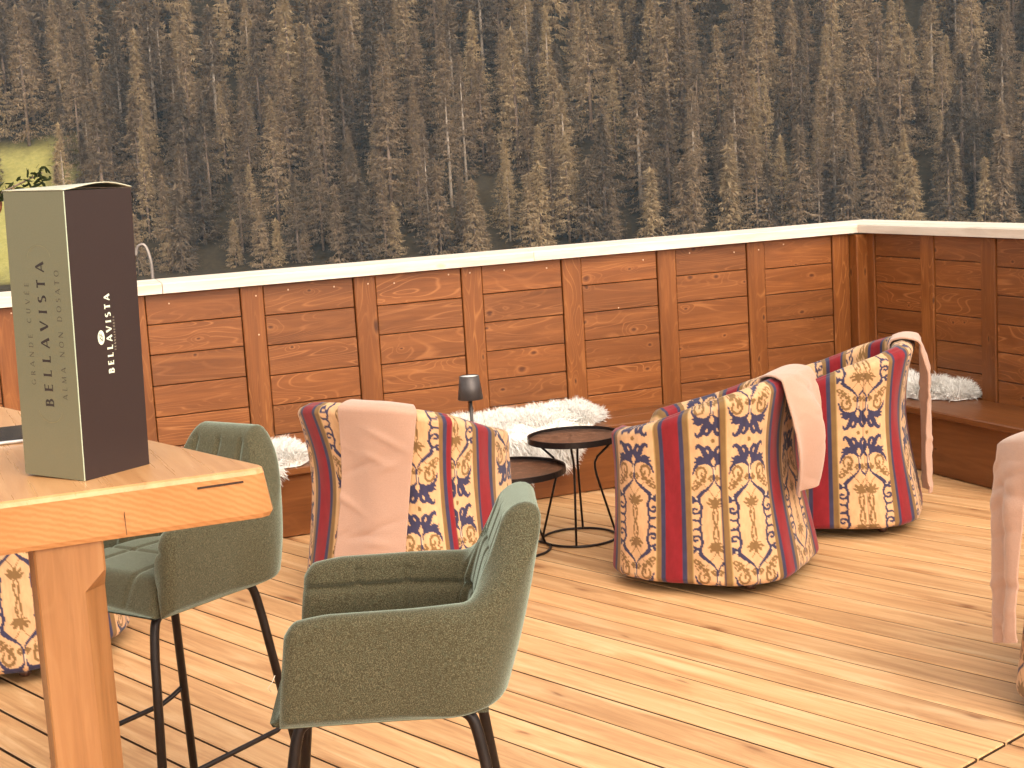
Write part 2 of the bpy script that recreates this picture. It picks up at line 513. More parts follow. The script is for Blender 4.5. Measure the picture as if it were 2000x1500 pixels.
def hill_mat():
    w = NT('hillside_ground')
    geo = w.n('ShaderNodeNewGeometry')
    sp = w.n('ShaderNodeSeparateXYZ'); w.l(geo.outputs['Position'], sp.inputs[0])
    n = w.noise(geo.outputs['Position'], 0.25, 5, 0.6); n2 = w.noise(geo.outputs['Position'], 1.5, 4, 0.6)
    floor_c = w.ramp(n2, [(0.3, (0.030, 0.022, 0.012, 1)), (0.7, (0.062, 0.045, 0.024, 1))])
    grass = w.ramp(n2, [(0.3, (0.25, 0.225, 0.065, 1)), (0.7, (0.34, 0.30, 0.095, 1))])
    # the meadow lies on the left of the wood
    dx = w.math('MULTIPLY', w.math('SUBTRACT', -70.0, sp.outputs[0]), 0.14)
    dy = w.math('SUBTRACT', 1.0, w.math('ABSOLUTE', w.math('MULTIPLY', w.math('SUBTRACT', sp.outputs[1], 252.0), 0.048)))
    f = w.math('MINIMUM', dx, w.math('MULTIPLY', dy, 3.0))
    f = w.math('ADD', f, w.math('MULTIPLY', w.math('SUBTRACT', n, 0.5), 1.2), clamp=True)
    w.l(w.mix(f, floor_c, grass), w.b.inputs['Base Color'])
    w.set(Roughness=0.95); w.b.inputs['Specular IOR Level'].default_value = 0.1
    return w.m
M['hill'] = hill_mat()

# ------------------------------------------------------------------ the walls' frame: local x runs along the long wall, y away from the camera
WA = R(22.34)
UA = Vector((math.cos(WA), math.sin(WA), 0)); UB = Vector((-math.sin(WA), math.cos(WA), 0))
def W(a, b, z=0.0): return UA * a + UB * b + Vector((0, 0, z))

# ------------------------------------------------------------------ hillside
def ground_z(x, y):
    x = np.asarray(x, float); y = np.asarray(y, float)
    t = np.clip(y - 236, 0, None)
    z = -13.0 + 0.66 * t
    z = z + sstep(t, 0, 40) * (2.2 * np.sin(x * 0.045 + y * 0.03) + 1.6 * np.sin(x * 0.11 - y * 0.06 + 1.0))
    z = z - 3.0 * sstep(236 - y, 0, 60)
    return z
gx = np.linspace(-420, 420, 106); gy = np.linspace(9, 520, 122)
GX, GY = np.meshgrid(gx, gy, indexing='ij')
GZ = ground_z(GX, GY)
hill = link('hillside', mesh_np('hillside', np.stack([GX, GY, GZ], -1).reshape(-1, 3), grid_faces(106, 122)), M['hill'])
tag(hill, 'wooded mountain slope with a patch of yellow green meadow', 'hillside', kind='structure')

# ------------------------------------------------------------------ deck
DA = R(131.9)
UD = Vector((math.cos(DA), math.sin(DA), 0)); ND = Vector((math.sin(DA), -math.cos(DA), 0))
deck = empty('deck', (0, 0, 0), DA)
tag(deck, 'honey coloured wooden deck of long narrow boards', 'deck', kind='structure')
PITCH, BW = 0.1345, 0.1250
cA, cB = UD.dot(UA), UD.dot(UB)
dA, dB = ND.dot(UA), ND.dot(UB)
TJ = 1.972
for i in range(-20, 48):
    q = 2.9881 + PITCH * (i - 20) + PITCH / 2
    lo, hi = -1e9, 1e9
    for cf, of, mx, mn in ((cA, dA, 4.64, -1.6), (cB, dB, 6.55, -0.6)):
        t1, t2 = (mn - of * q) / cf, (mx - of * q) / cf
        lo = max(lo, min(t1, t2)); hi = min(hi, max(t1, t2))
    if hi - lo < 0.15: continue
    segs = [(lo, hi)] if not (lo < TJ - 0.1 and hi > TJ + 0.1) else [(lo, TJ - 0.005), (TJ + 0.005, hi)]
    for a, b in segs:
        me = box_mesh('deck_board', b - a, BW + random.uniform(-.0015, .0015), 0.028, 0.0035, 0, 0, -0.014)
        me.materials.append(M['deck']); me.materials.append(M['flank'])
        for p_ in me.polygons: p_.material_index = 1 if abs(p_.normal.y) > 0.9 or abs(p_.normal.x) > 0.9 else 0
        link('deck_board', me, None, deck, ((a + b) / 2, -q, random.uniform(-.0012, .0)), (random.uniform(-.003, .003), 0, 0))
me = pydata('under_deck_shade_sheet', [W(-1.7, -0.7, -0.06), W(4.75, -0.7, -0.06), W(4.75, 6.7, -0.06), W(-1.7, 6.7, -0.06)], [(0, 1, 2, 3)])  # flat near-black sheet in place of the shaded space below
tag(link('under_deck', me, M['dark_gap']), 'dark sheet standing in for the shade under the deck boards', 'deck', kind='structure')

# ------------------------------------------------------------------ parapet walls
WALL_B = 6.62
WALL_A = 4.70
def nails(parent, pts):
    me = lathe('nail', [(0.0, 0.002), (0.003, 0.0015), (0.004, 0.0)], 8)
    for (x, y, z) in pts:
        link('nail', me, M['nail'], parent, (x, y, z), (R(90), 0, 0))

def panel_wall(root, posts, length_from, length_to, zt, seams, side):
    """planks between uprights; local x along the wall, the face looks to -y"""
    w = 0.102
    edges = [length_from] + [v for p in posts for v in (p, p + w)] + [length_to]
    for p in posts:
        me = box_mesh('post', w - 0.003, 0.034, zt - 0.02, 0.003)
        link('post', me, M['post'], root, (p + w / 2, 0.012, (zt + 0.02) / 2))
    for k in range(0, len(edges), 2):
        a, b = edges[k], edges[k + 1]
        if b - a < 0.03: continue
        j = random.uniform(-.010, .010)
        zs = [zt] + [s + j + random.uniform(-.003, .003) for s in seams] + [0.02]
        for t, u in zip(zs[:-1], zs[1:]):
            me = box_mesh('plank', b - a - 0.005, 0.022, t - u - 0.0035, 0.0025)
            link('plank', me, M['plank'], root, ((a + b) / 2, 0.014 + random.uniform(-.0015, .0015), (t + u) / 2))
    me = box_mesh('backing', length_to - length_from, 0.03, zt - 0.01)
    link('backing', me, M['dark_gap'], root, ((length_from + length_to) / 2, 0.048, zt / 2))

wallA = empty('parapet_wall', W(0, WALL_B), WA)
tag(wallA, 'long red brown plank parapet behind the sheepskin bench, under the white rail', 'wall', 'plank parapet around the deck')
postsA = [-0.582, -0.070, 0.444, 0.956, 1.468, 1.983, 2.499, 3.008, 3.518, 4.023, 4.528]
seams = [0.922, 0.789, 0.655, 0.520, 0.388, 0.255, 0.122]
panel_wall(wallA, postsA, -1.15, 4.632, 1.06, seams, 0)
link('corner_post', box_mesh('corner_post', 0.066, 0.085, 1.05, 0.004), M['post'], wallA, (4.667, -0.022, 0.53))
nails(wallA, [(a + random.uniform(-.02, .02), -0.0045 if pp else 0.003, 1.025 + random.uniform(-.012, .012)) for p in postsA for a, pp in ((p + .05, 1), (p - .07, 0), (p + .20, 0)) if random.random() < .55])
nails(wallA, [(1.535, -0.0045, 0.845), (3.30, 0.003, 0.80)])

wallB = empty('parapet_wall', W(WALL_A, WALL_B), WA - R(90))
tag(wallB, 'short shaded plank parapet at the right edge, at right angles to the long one', 'wall', 'plank parapet around the deck')
# local x runs towards the camera from the corner
postsB = [0.022, 0.490, 0.930, 1.44, 1.95, 2.46, 2.97]
panel_wall(wallB, postsB, 0.0, 3.5, 1.06, [0.935, 0.805, 0.675, 0.545, 0.412, 0.28, 0.15], 1)

def rail_piece(root, x0, x1, miter0=0.0, miter1=0.0):
    # profile in (y,z): front face, chamfer, gently rising top
    prof = [(-0.045, 1.064), (-0.045, 1.103), (-0.039, 1.109), (0.105, 1.119), (0.112, 1.112), (0.112, 1.064)]
    V, F = [], []
    n = len(prof)
    for y, z in prof: V.append((x0 + miter0 * (y + 0.045), y, z))
    for y, z in prof: V.append((x1 + miter1 * (y + 0.045), y, z))
    for i in range(n):
        j = (i + 1) % n
        F.append((i, j, n + j, n + i))
    F.append(tuple(range(n))[::-1]); F.append(tuple(range(n, 2 * n)))
    me = pydata('rail_board', V, [f[::-1] for f in F])
    cx = (x0 + x1) / 2
    for v in me.vertices: v.co.x -= cx
    return link('rail_board', me, M['rail'], root, (cx, 0, 0))
railA = empty('handrail', W(0, WALL_B), WA)
tag(railA, 'white wooden cap rail running along the top of the long parapet', 'handrail', 'white cap rails')
for x0, x1, m1 in ((-1.15, 1.128, 0), (1.131, 2.85, 0), (2.852, 4.740 - 0.082, 1.0)):
    rail_piece(railA, x0, x1, 0, m1)
railB = empty('handrail', W(WALL_A, WALL_B), WA - R(90))
tag(railB, 'white cap rail on the short parapet right of the corner', 'handrail', 'white cap rails')
rail_piece(railB, 0.047, 1.9, -1.0, 0); rail_piece(railB, 1.902, 3.5, 0, 0)

# ------------------------------------------------------------------ benches
SEAT = 0.305
def bench(root, x0, x1, boards):
    ys = np.linspace(-0.362, -0.004, boards + 1)
    for k in range(boards):
        me = box_mesh('seat_board', x1 - x0, ys[k + 1] - ys[k] - 0.003, 0.032, 0.005)
        link('seat_board', me, M['bench'], root, ((x0 + x1) / 2, (ys[k] + ys[k + 1]) / 2, SEAT - 0.016))
    link('fascia', box_mesh('fascia', x1 - x0 - 0.01, 0.024, 0.265, 0.003), M['bench'], root, ((x0 + x1) / 2, -0.312, 0.136))
    for k in range(int((x1 - x0) / 0.9) + 1):
        link('support', box_mesh('support', 0.05, 0.25, 0.262, 0.0), M['bench'], root, (x0 + 0.1 + k * 0.9, -0.16, 0.135))
bA = empty('bench', W(0, WALL_B), WA)
tag(bA, 'low built in wooden bench along the long parapet carrying two sheepskins', 'bench', 'low benches')
bench(bA, -1.1, 4.60, 2)
bB = empty('bench', W(WALL_A, WALL_B), WA - R(90))
tag(bB, 'low dark wooden bench on the right under the short parapet', 'bench', 'low benches')
bench(bB, 0.365, 3.4, 1)

# ------------------------------------------------------------------ sheepskins
def sheepskin(label, origin, rz, x0, x1, lfun, n_hair, seed, lmin=0.0):
    """lies on a bench from the wall forward (l = distance from the wall along the surface) and over its edge"""
    g = np.random.default_rng(seed)
    root = empty('sheepskin', origin, rz)
    tag(root, label, 'sheepskin', 'white sheepskins on the benches')
    ED = 0.362 + 0.012
    def surf(x, l, h):
        l = np.asarray(l, float); x = np.asarray(x, float)
        flat = l < ED
        y = np.where(flat, -l, -ED - h); z = np.where(flat, SEAT + h, SEAT + 0.004 + h * .3 - (l - ED))
        t = np.clip((l - (ED - .06)) / 0.12, 0, 1)
        return np.stack([x, y, z - 0.02 * np.sin(t * math.pi) * 0], -1)
    nx, nl = 60, 44
    X = np.linspace(x0, x1, nx)
    lo = np.full(nx, lmin); hi = np.array([lfun((x - x0) / (x1 - x0)) for x in X])
    T = np.linspace(0, 1, nl)
    L = lo[:, None] + (hi - lo)[:, None] * T[None, :]
    XX = np.repeat(X[:, None], nl, 1)
    u = ((XX - x0) / (x1 - x0))
    edge = np.clip(np.minimum(np.minimum(u, 1 - u) * 8, np.minimum(T, 1 - T)[None, :] * 7), 0, 1)
    hgt = 0.004 + 0.062 * edge ** .6 * (0.75 + 0.25 * np.sin(XX * 31) * np.sin(L * 27 + 1))
    P = surf(XX, L, hgt)
    hide = link('hide', mesh_np('hide', P.reshape(-1, 3), grid_faces(nx, nl)), M['fur'], root)
    # fur
    s = g.random(n_hair); t = g.random(n_hair)
    xi = s * (nx - 1.001); li = t * (nl - 1.001)
    i0 = xi.astype(int); j0 = li.astype(int); fx = (xi - i0)[:, None]; fl = (li - j0)[:, None]
    B = (P[i0, j0] * (1 - fx) + P[i0 + 1, j0] * fx) * (1 - fl) + (P[i0, j0 + 1] * (1 - fx) + P[i0 + 1, j0 + 1] * fx) * fl
    lv = lo[i0] + (hi[i0] - lo[i0]) * t
    out = np.stack([np.zeros(n_hair), np.where(lv < ED, -0.1, -1.0), np.where(lv < ED, 1.0, 0.1)], -1)
    side = np.stack([(s - .5) * 1.4 + 0.9 * np.sin(B[:, 0] * 23 + B[:, 1] * 17), np.where(lv < ED, (t - .4) * -1.5, -.1), np.where(lv < ED, 0.1, -0.9)], -1)
    d = out * 0.75 + side * 0.8 + g.normal(0, 0.38, (n_hair, 3))
    d /= np.linalg.norm(d, axis=1)[:, None]
    ln = (0.024 + 0.036 * g.random(n_hair))[:, None]
    wv = np.cross(d, g.normal(0, 1, (n_hair, 3))); wv /= np.linalg.norm(wv, axis=1)[:, None]
    wd = 0.0016
    mid = B + d * ln * .55 + np.array([0, 0, 0.004]); tip = B + d * ln + np.array([0, 0, -0.012]) * g.random((n_hair, 1)) + wv * 0.006 * g.normal(0, 1, (n_hair, 1))
    V = np.stack([B - wv * wd, B + wv * wd, mid + wv * wd * .8, mid - wv * wd * .8, tip + wv * wd * .15, tip - wv * wd * .15], 1).reshape(-1, 3)
    k = np.arange(n_hair)[:, None] * 6
    Fq = np.concatenate([k + np.array([[0, 1, 2, 3]]), k + np.array([[3, 2, 4, 5]])], 0)
    fur = link('fur', mesh_np('fur', V, Fq), M['fur'], root)
    tag(fur, kind='stuff')
    return root
def l_mid(u):
    if u < 0.62: return 0.54 + 0.03 * math.sin(u * 21) - 0.10 * max(0, .08 - u) / .08
    return 0.54 - (u - 0.62) / 0.38 * 0.34 + 0.02 * math.sin(u * 40)
sheepskin('fluffy white sheepskin on the bench behind the two round side tables', W(0, WALL_B), WA, 2.28, 3.09, l_mid, 32000, 1)
sheepskin('white sheepskin tip on the bench between the far green stool and the armchair', W(0, WALL_B), WA, 0.95, 1.66,
          lambda u: 0.40 - 0.12 * max(0, u - .75) / .25 + 0.02 * math.sin(u * 30), 15000, 2)
sheepskin('white sheepskin on the right hand bench in the corner of the parapets', W(WALL_A, WALL_B), WA - R(90), 0.24, 0.90,
          lambda u: 0.34 - 0.22 * max(0, u - .45) / .55 + 0.02 * math.sin(u * 26), 15000, 3)

# ------------------------------------------------------------------ tub armchairs
NAVY, OLIVE, RED, CREAM, WHITE = [np.array(c) for c in ((0.046, 0.043, 0.098), (0.235, 0.138, 0.055), (0.25, 0.014, 0.022), (0.70, 0.435, 0.24), (0.74, 0.58, 0.42))]
def ornament_tile():
    """one quarter of the woven ornament, u 0..88 mm from the band's axis, v 0..290 mm; class map at 1 mm (0 ground, 1 navy, 2 olive, 3 white)"""
    H_, W_ = 581, 177
    sc = 2.0
    T = np.zeros((H_, W_), np.int8)
    vv, uu = np.mgrid[0:H_, 0:W_] / sc
    def stroke(cls, pts, wid):
        P = spline([(p[0], p[1], w) for p, w in zip(pts, wid)], 14)
        for u, v, r in P:
            r = max(r * 1.03 + .1, .8)
            i0, i1 = max(0, int((v - r) * sc)), min(H_, int((v + r) * sc) + 2); j0, j1 = max(0, int((u - r) * sc)), min(W_, int((u + r) * sc) + 2)
            if i1 <= i0 or j1 <= j0: continue
            m_ = (uu[i0:i1, j0:j1] - u) ** 2 + (vv[i0:i1, j0:j1] - v) ** 2 <= r * r
            T[i0:i1, j0:j1][m_] = cls
    # olive work first
    stroke(2, [(52, 100), (57, 86), (48, 73), (33, 74), (26, 86), (31, 97), (40, 94), (40, 88)], [2.5, 3.4, 3.6, 3.6, 3.6, 3.6, 3.4, 3])
    stroke(2, [(26, 90), (32, 104), (44, 116), (54, 128), (60, 142)], [3, 3.4, 3.4, 3, 1.5])
    for c, r in (((40, 106), 5), ((30, 112), 4.6), ((54, 116), 5), ((44, 127), 5), ((62, 130), 4.4), ((52, 138), 4.2), ((60, 108), 4.2), ((66, 120), 3)):
        stroke(2, [c, (c[0] + 3, c[1] + 4)], [r, r * .6])
    stroke(2, [(58, 142), (66, 148), (72, 142), (70, 135)], [3, 3.2, 3, 2.6])
    for c, r in (((9, 97), 4.6), ((15, 103), 4.4), ((10, 110), 4.2), ((5, 104), 3)): stroke(2, [c, (c[0] + 2, c[1] + 1)], [r, r * .7])
    stroke(2, [(0, 184), (12, 160), (34, 126)], [1.3, 1.3, 1.1])
    stroke(2, [(0, 182), (0, 205)], [5, 6]); stroke(2, [(3, 200), (14, 190), (18, 182)], [4, 5.5, 2]); stroke(2, [(3, 205), (18, 204), (27, 198)], [4, 5, 2]); stroke(2, [(2, 208), (10, 216), (18, 214)], [4, 4.2, 1.5])
    stroke(2, [(0, 212), (7, 236), (8, 258), (2, 290)], [2, 2.2, 2.2, 2]); stroke(2, [(2, 236), (5, 262), (0, 290)], [1, 1.6, 1])
    stroke(2, [(0, 0), (0.5, .5)], [5, 5])
    # navy
    stroke(1, [(13, 56), (18, 46), (27, 34), (34, 22), (45, 13), (53, 15), (53, 20)], [6, 8, 8.5, 7, 5, 3.4, 2.4])
    stroke(1, [(13, 54), (7, 42), (8, 28), (16, 18), (24, 20), (24, 26)], [6, 6.2, 6, 5, 4, 3])
    stroke(1, [(15, 56), (30, 52), (42, 46), (52, 50), (60, 46)], [5, 6, 5, 4, 1.5])
    stroke(1, [(36, 50), (50, 56), (62, 58)], [4, 4, 1.5])
    stroke(1, [(4, 70), (12, 62), (30, 57), (48, 62), (62, 74), (68, 90)], [3, 4.5, 5.5, 5, 4, 2])
    stroke(1, [(5, 66), (2.5, 84), (1.5, 104), (8, 124), (24, 144), (40, 160), (52, 176), (54, 192)], [2, 1.4, 1.6, 3, 5.2, 7, 7.5, 6])
    stroke(1, [(54, 190), (66, 188), (74, 178), (80, 180)], [5.5, 6, 5, 2.5]); stroke(1, [(62, 192), (74, 198), (82, 194)], [5, 5, 2])
    stroke(1, [(54, 190), (48, 204), (44, 222), (52, 240), (66, 244), (74, 234), (68, 224), (60, 228)], [5, 4.4, 4.4, 4.6, 4.6, 4.4, 4.2, 4])
    stroke(1, [(46, 234), (46, 256), (52, 274), (46, 290)], [3, 3.4, 4, 3]); stroke(1, [(52, 272), (66, 272), (76, 266)], [5, 4.6, 2]); 
    stroke(3, [(60, 183), (60.5, 183)], [3.6, 3.6]); stroke(3, [(0.5, 76), (0.5, 92)], [1, .8])
    return T
TILE = ornament_tile()
SEQ = [(0.0875, 'orn'), (0.0175, OLIVE), (0.015, NAVY), (0.060, RED), (0.018, NAVY), (0.020, OLIVE), (0.0875, 'orn2')]
REPEAT = sum(s[0] for s in SEQ)
def fabric_colour(u, v):
    u = np.mod(u, REPEAT); v = np.mod(v, 0.59)
    out = np.zeros(u.shape + (3,))
    out[:] = CREAM
    acc = 0.0
    for wd, c in SEQ:
        m_ = (u >= acc) & (u < acc + wd)
        if isinstance(c, str):
            du = np.where(m_, (u - acc) if c == 'orn' else (acc + wd - u), 0)
            dv = np.where(v < 0.295, v, 0.59 - v); dv = np.where(dv < 0.135, dv * 0.104 / 0.135, 0.104 + (dv - 0.135) * 0.186 / 0.160)
            iu = np.clip((du * 2000 * 0.88).astype(int), 0, TILE.shape[1] - 1); iv = np.clip((dv * 2000).astype(int), 0, TILE.shape[0] - 1)
            cl = TILE[iv, iu]
            for k, cc in ((1, NAVY), (2, OLIVE), (3, WHITE)):
                out[m_ & (cl == k)] = cc
            edge_ = m_ & ((du > wd - 0.002))
            out[edge_] = (0.45, 0.30, 0.12)
        else:
            out[m_] = c
            acc2 = acc
        acc += wd
    return out

TD, TW, TN = 0.332, 0.342, 3.1
def tub_r(th):
    return 1.0 / ((np.abs(np.cos(th)) / TD) ** TN + (np.abs(np.sin(th)) / TW) ** TN) ** (1 / TN)
def tub_top(th):
    ph = np.degrees(np.abs((th + np.pi) % (2 * np.pi) - np.pi))
    arm = 0.562 + 0.174 * sstep(ph, 30, 160)
    return 0.40 + (arm - 0.40) * sstep(ph, 16, 34)
def tub_off(th, z, top):
    ph = np.degrees(np.abs((th + np.pi) % (2 * np.pi) - np.pi))
    w = 0.006 + 0.046 * sstep(ph, 70, 160)
    f = np.clip((z - 0.05) / (top - 0.05), 0, 1)
    waist = w * np.sin(np.pi * f ** 1.3) ** 1.1 - 0.014 * (1 - f) ** 3
    b = np.clip((0.066 - z) / 0.021, 0, 1)
    return waist + 0.011 * b ** 2
_th = np.linspace(-np.pi, np.pi, 4001); _r = tub_r(_th)
_x, _y = _r * np.cos(_th), _r * np.sin(_th)
_s = np.concatenate([[0], np.cumsum(np.hypot(np.diff(_x), np.diff(_y)))])
PERIM = _s[-1]
def tub_mesh(name, dphase=0.0, vshift=0.0):
    seam = math.degrees(np.interp(PERIM - 0.42, _s, _th))
    sarc = PERIM / 2 - 0.42
    NU, MV = 570, 164
    s = np.arange(NU) / NU * PERIM
    th = np.interp(s, _s, _th)                        # from the back, round by the right arm, the front, the left arm
    r = tub_r(th); top = tub_top(th)
    f = np.linspace(0, 1, MV)
    Z = 0.045 + (top - 0.028 - 0.045)[:, None] * f[None, :]
    O = tub_off(th[:, None], Z, top[:, None])
    a = np.radians(np.linspace(12, 90, 6))
    o0 = O[:, -1:]
    Z2 = (top - 0.028)[:, None] + 0.028 * np.sin(a)[None, :]
    O2 = o0 + 0.028 * (1 - np.cos(a))[None, :]
    fl = np.linspace(0.03, 0.062, 6)
    Z3 = top[:, None] + 0.006 * np.sin(np.pi * np.linspace(0.1, 1, 6))[None, :]
    O3 = o0 + fl[None, :]
    b = np.radians(np.linspace(20, 90, 5))
    O4 = o0 + 0.062 + 0.026 * np.sin(b)[None, :]
    Z4 = top[:, None] - 0.026 * (1 - np.cos(b))[None, :]
    g_ = np.linspace(0.03, 1, 26)
    Z5 = (top - 0.026)[:, None] * (1 - g_) + 0.33 * g_
    Z5 = np.minimum(Z5, (top - 0.03)[:, None])
    O5 = o0 + 0.088 + 0.02 * g_[None, :]
    Zs = np.concatenate([Z, Z2, Z3, Z4, Z5], 1); Os = np.concatenate([O, O2, O3, O4, O5], 1)
    nv = Zs.shape[1]
    # upholstery seams: shallow grooves
    ph = np.degrees(np.abs(th))
    soff = np.zeros_like(Os)
    arc = s - PERIM / 2                                # 0 at the front
    for sg in (-1, 1):
        sa = np.interp(sg * R(seam), _th, _s) - PERIM / 2
        d = np.abs(arc - sa)[:, None]
        soff[:, :MV] += 0.004 * np.exp(-(d / 0.004) ** 2)
    # slack of the cover
    wob = 0.003 * np.sin(s * 26)[:, None] * np.sin(Zs * 9 + 1) + 0.002 * np.sin(s * 61 + 2)[:, None] * np.sin(Zs * 15)
    Os = Os + soff + wob
    rr = r[:, None] - Os
    P = np.stack([rr * np.cos(th)[:, None], rr * np.sin(th)[:, None], Zs], -1)
    me = mesh_np(name, P.reshape(-1, 3), grid_faces(NU, nv, True)[:, ::-1])
    # pattern coordinates
    U = np.where(ph > seam, np.where(arc > 0, arc - PERIM / 2, arc + PERIM / 2) + dphase, np.where(arc > 0, arc - sarc + 0.328, arc + sarc - 0.0165))[:, None] + 0 * Zs
    Vv = np.concatenate([Z, Z2, top[:, None] + (Z3 * 0 + fl[None, :] - .03), top[:, None] + .035 + np.linspace(0, .03, 5)[None, :] + 0 * Z4, top[:, None] + .07 + (top[:, None] - Z5)], 1)
    C_ = fabric_colour(U, Vv + vshift)
    for sg in (-1, 1):
        sa = np.interp(sg * R(seam), _th, _s) - PERIM / 2
        C_[:, :MV][(np.abs(arc - sa) < 0.0022)] *= 0.6
    ca = me.color_attributes.new('Col', 'FLOAT_COLOR', 'POINT')
    ca.data.foreach_set('color', np.concatenate([C_.reshape(-1, 3), np.ones((C_.shape[0] * C_.shape[1], 1))], 1).astype(np.float32).ravel())
    return me
def cushion_mesh():
    NU, NV = 150, 40
    th = np.linspace(-np.pi, np.pi, NU, endpoint=False)
    t = np.linspace(0, 1, NV)
    r = tub_r(th) - 0.085
    fr = np.where(np.abs(th) < 0.75, 0.035, 0.0)
    prof_r = np.where(t < .3, 0.94 + 0.06 * np.sin(t / .3 * np.pi / 2), np.cos((t - .3) / .7 * np.pi / 2) ** .5)
    prof_z = np.where(t < .3, 0.30 + t / .3 * 0.09, 0.39 + 0.06 * np.sin((t - .3) / .7 * np.pi / 2) ** .7)
    rr = (r + fr)[:, None] * prof_r[None, :]
    P = np.stack([rr * np.cos(th)[:, None], rr * np.sin(th)[:, None], np.repeat(prof_z[None, :], NU, 0)], -1)
    me = mesh_np('seat_cushion', P.reshape(-1, 3), grid_faces(NU, NV, True)[:, ::-1])
    C_ = fabric_colour(P[..., 1] + 0.0, P[..., 0] + 0.3)
    ca = me.color_attributes.new('Col', 'FLOAT_COLOR', 'POINT')
    ca.data.foreach_set('color', np.concatenate([C_.reshape(-1, 3), np.ones((NU * NV, 1))], 1).astype(np.float32).ravel())
    return me
CUSH = cushion_mesh()
BASE = lathe('base', [(0.0, 0.043), (0.28, 0.043), (0.30, 0.05), (0.30, 0.06)], 40)
FOOT = lathe('foot', [(0.0, 0.0), (0.014, 0.0), (0.020, 0.008), (0.020, 0.018), (0.012, 0.026), (0.010, 0.045)], 14)
def tub_chair(loc, face_deg, label, dphase=0.0, vshift=0.0):
    root = empty('tub_armchair', loc, R(face_deg))
    tag(root, label, 'armchair', 'patterned tub armchairs on the deck')
    link('upholstered_shell', tub_mesh('upholstered_shell', dphase, vshift), M['tub'], root)
    link('seat_cushion', CUSH, M['tub'], root)
    link('base', BASE, M['under'], root)
    for k in range(4):
        w = R(45 + 90 * k)
        link('foot', FOOT, M['glide'], root, (0.275 * math.cos(w), 0.275 * math.sin(w), 0))
    return root
CH = {
    'one': ((-0.40, 5.47, 0), 56.0),
    'three': ((0.715, 5.50, 0), 152.0),
    'four': ((1.30, 6.16, 0), 163.0),
    'left': ((-1.73, 5.00, 0), 70.0),
    'right': ((1.690, 3.95, 0), 62.0),
}
tub_chair(*CH['one'], 'patterned tub armchair seen from behind beside the lamp, salmon throw over its back', 0.03, 0.21)
tub_chair(*CH['three'], 'patterned tub armchair nearest on the open deck, red stripes and a bulging throw', 0.0, 0.04)
tub_chair(*CH['four'], 'patterned tub armchair farthest right, near the corner bench with a long hanging throw', 0.10, 0.17)
tub_chair(*CH['left'], 'patterned tub armchair mostly hidden behind the leg of the bar table', 0.03, 0.02)
tub_chair(*CH['right'], 'patterned tub armchair cut off by the right edge of the picture', 0.05, 0.3)

# ------------------------------------------------------------------ throws
def throw(chair, ang, width, l_in, l_out, label, stand=0.014, hang=1.0, gather=0.0, folds=2.0, famp=0.010, skew=0.0, flare=0.0, seed=0, wrinkle=0.007, thick=0.008, sag=0.0, uneven=0.02):
    g = np.random.default_rng(seed)
    (cx, cy, cz), fd = CH[chair]
    root_loc = (cx, cy, cz)
    NS, NL = 64, 120
    s = np.linspace(-0.5, 0.5, NS)
    rim = 0.088 + 2 * stand
    total = l_in + rim + l_out
    L = np.linspace(0, total, NL)
    th0 = R(ang)
    P = np.zeros((NS, NL, 3))
    for j, l in enumerate(L):
        out_l = max(0.0, l - l_in - rim)
        wloc = width * (1 - gather * min(1, out_l / max(l_out, .01)) ** .8) + flare * out_l
        arc0 = np.interp(th0, _th, _s)
        sarc = arc0 + s * wloc + skew * out_l
        th = np.interp(np.mod(sarc, PERIM), _s, _th)
        top = tub_top(th); r = tub_r(th)
        if l < l_in:
            off = 0.088 + stand + 0.004; z = top - (l_in - l) - 0.01
        elif l < l_in + rim:
            t = (l - l_in) / rim
            off = 0.088 + stand - t * rim
            z = top + stand * (0.7 + 0.5 * np.sin(np.pi * t) ** .5) - 0.008 * (1 - np.sin(np.pi * t))
        else:
            z = top - out_l + (l_out * uneven * s * 2) * (out_l / l_out)
            o = tub_off(th, np.clip(z, 0.05, None), top)
            off = o * (1 - hang) - stand - sag * np.sin(np.pi * min(1, out_l / l_out)) ** 1.0
        # folds run down the cloth
        grow = min(1.0, out_l / 0.12)
        off = off - famp * grow * (0.5 + 0.5 * np.sin(2 * np.pi * (s * folds + 0.15 * np.sin(l * 7) + seed * .31)))
        rr = r - off
        P[:, j, 0] = rr * np.cos(th); P[:, j, 1] = rr * np.sin(th); P[:, j, 2] = z
    # small wrinkles
    for _ in range(26):
        a, b, c, d = g.uniform(-.5, .5), g.uniform(0.0, total), g.uniform(-.6, .6), g.uniform(0.05, .16)
        dist = (L[None, :] - b) - c * (s[:, None] - a) * width
        win = np.exp(-((s[:, None] - a) / d / 2.2) ** 2)
        am = g.uniform(-1, 1) * wrinkle
        n = P.copy(); n[..., 2] = 0; n /= np.maximum(np.linalg.norm(n, axis=-1, keepdims=True), 1e-4)
        P += n * (am * win * np.exp(-(dist / 0.014) ** 2))[..., None]
    me = mesh_np('throw', P.reshape(-1, 3), grid_faces(NS, NL))
    o = link('throw_blanket', me, M['fleece'], None, root_loc, (0, 0, R(fd)))
    md = o.modifiers.new('thickness', 'SOLIDIFY'); md.thickness = thick; md.offset = 0.0
    bv = o.modifiers.new('round', 'BEVEL'); bv.width = thick * 0.45; bv.segments = 2; bv.limit_method = 'ANGLE'; bv.angle_limit = R(50)
    tag(o, label, 'blanket', 'salmon throws over the armchairs')
    return o
throw('one', -157, 0.29, 0.16, 0.60, 'salmon pink throw hanging flat down the back of the armchair beside the lamp', hang=0.35, skew=-0.14, folds=1.5, famp=0.006, wrinkle=0.008, seed=1)
throw('three', 175, 0.29, 0.20, 0.40, 'bulging salmon throw slung over the back of the nearest open deck armchair', hang=1.0, folds=1.3, famp=0.045, sag=0.03, gather=0.25, seed=4)
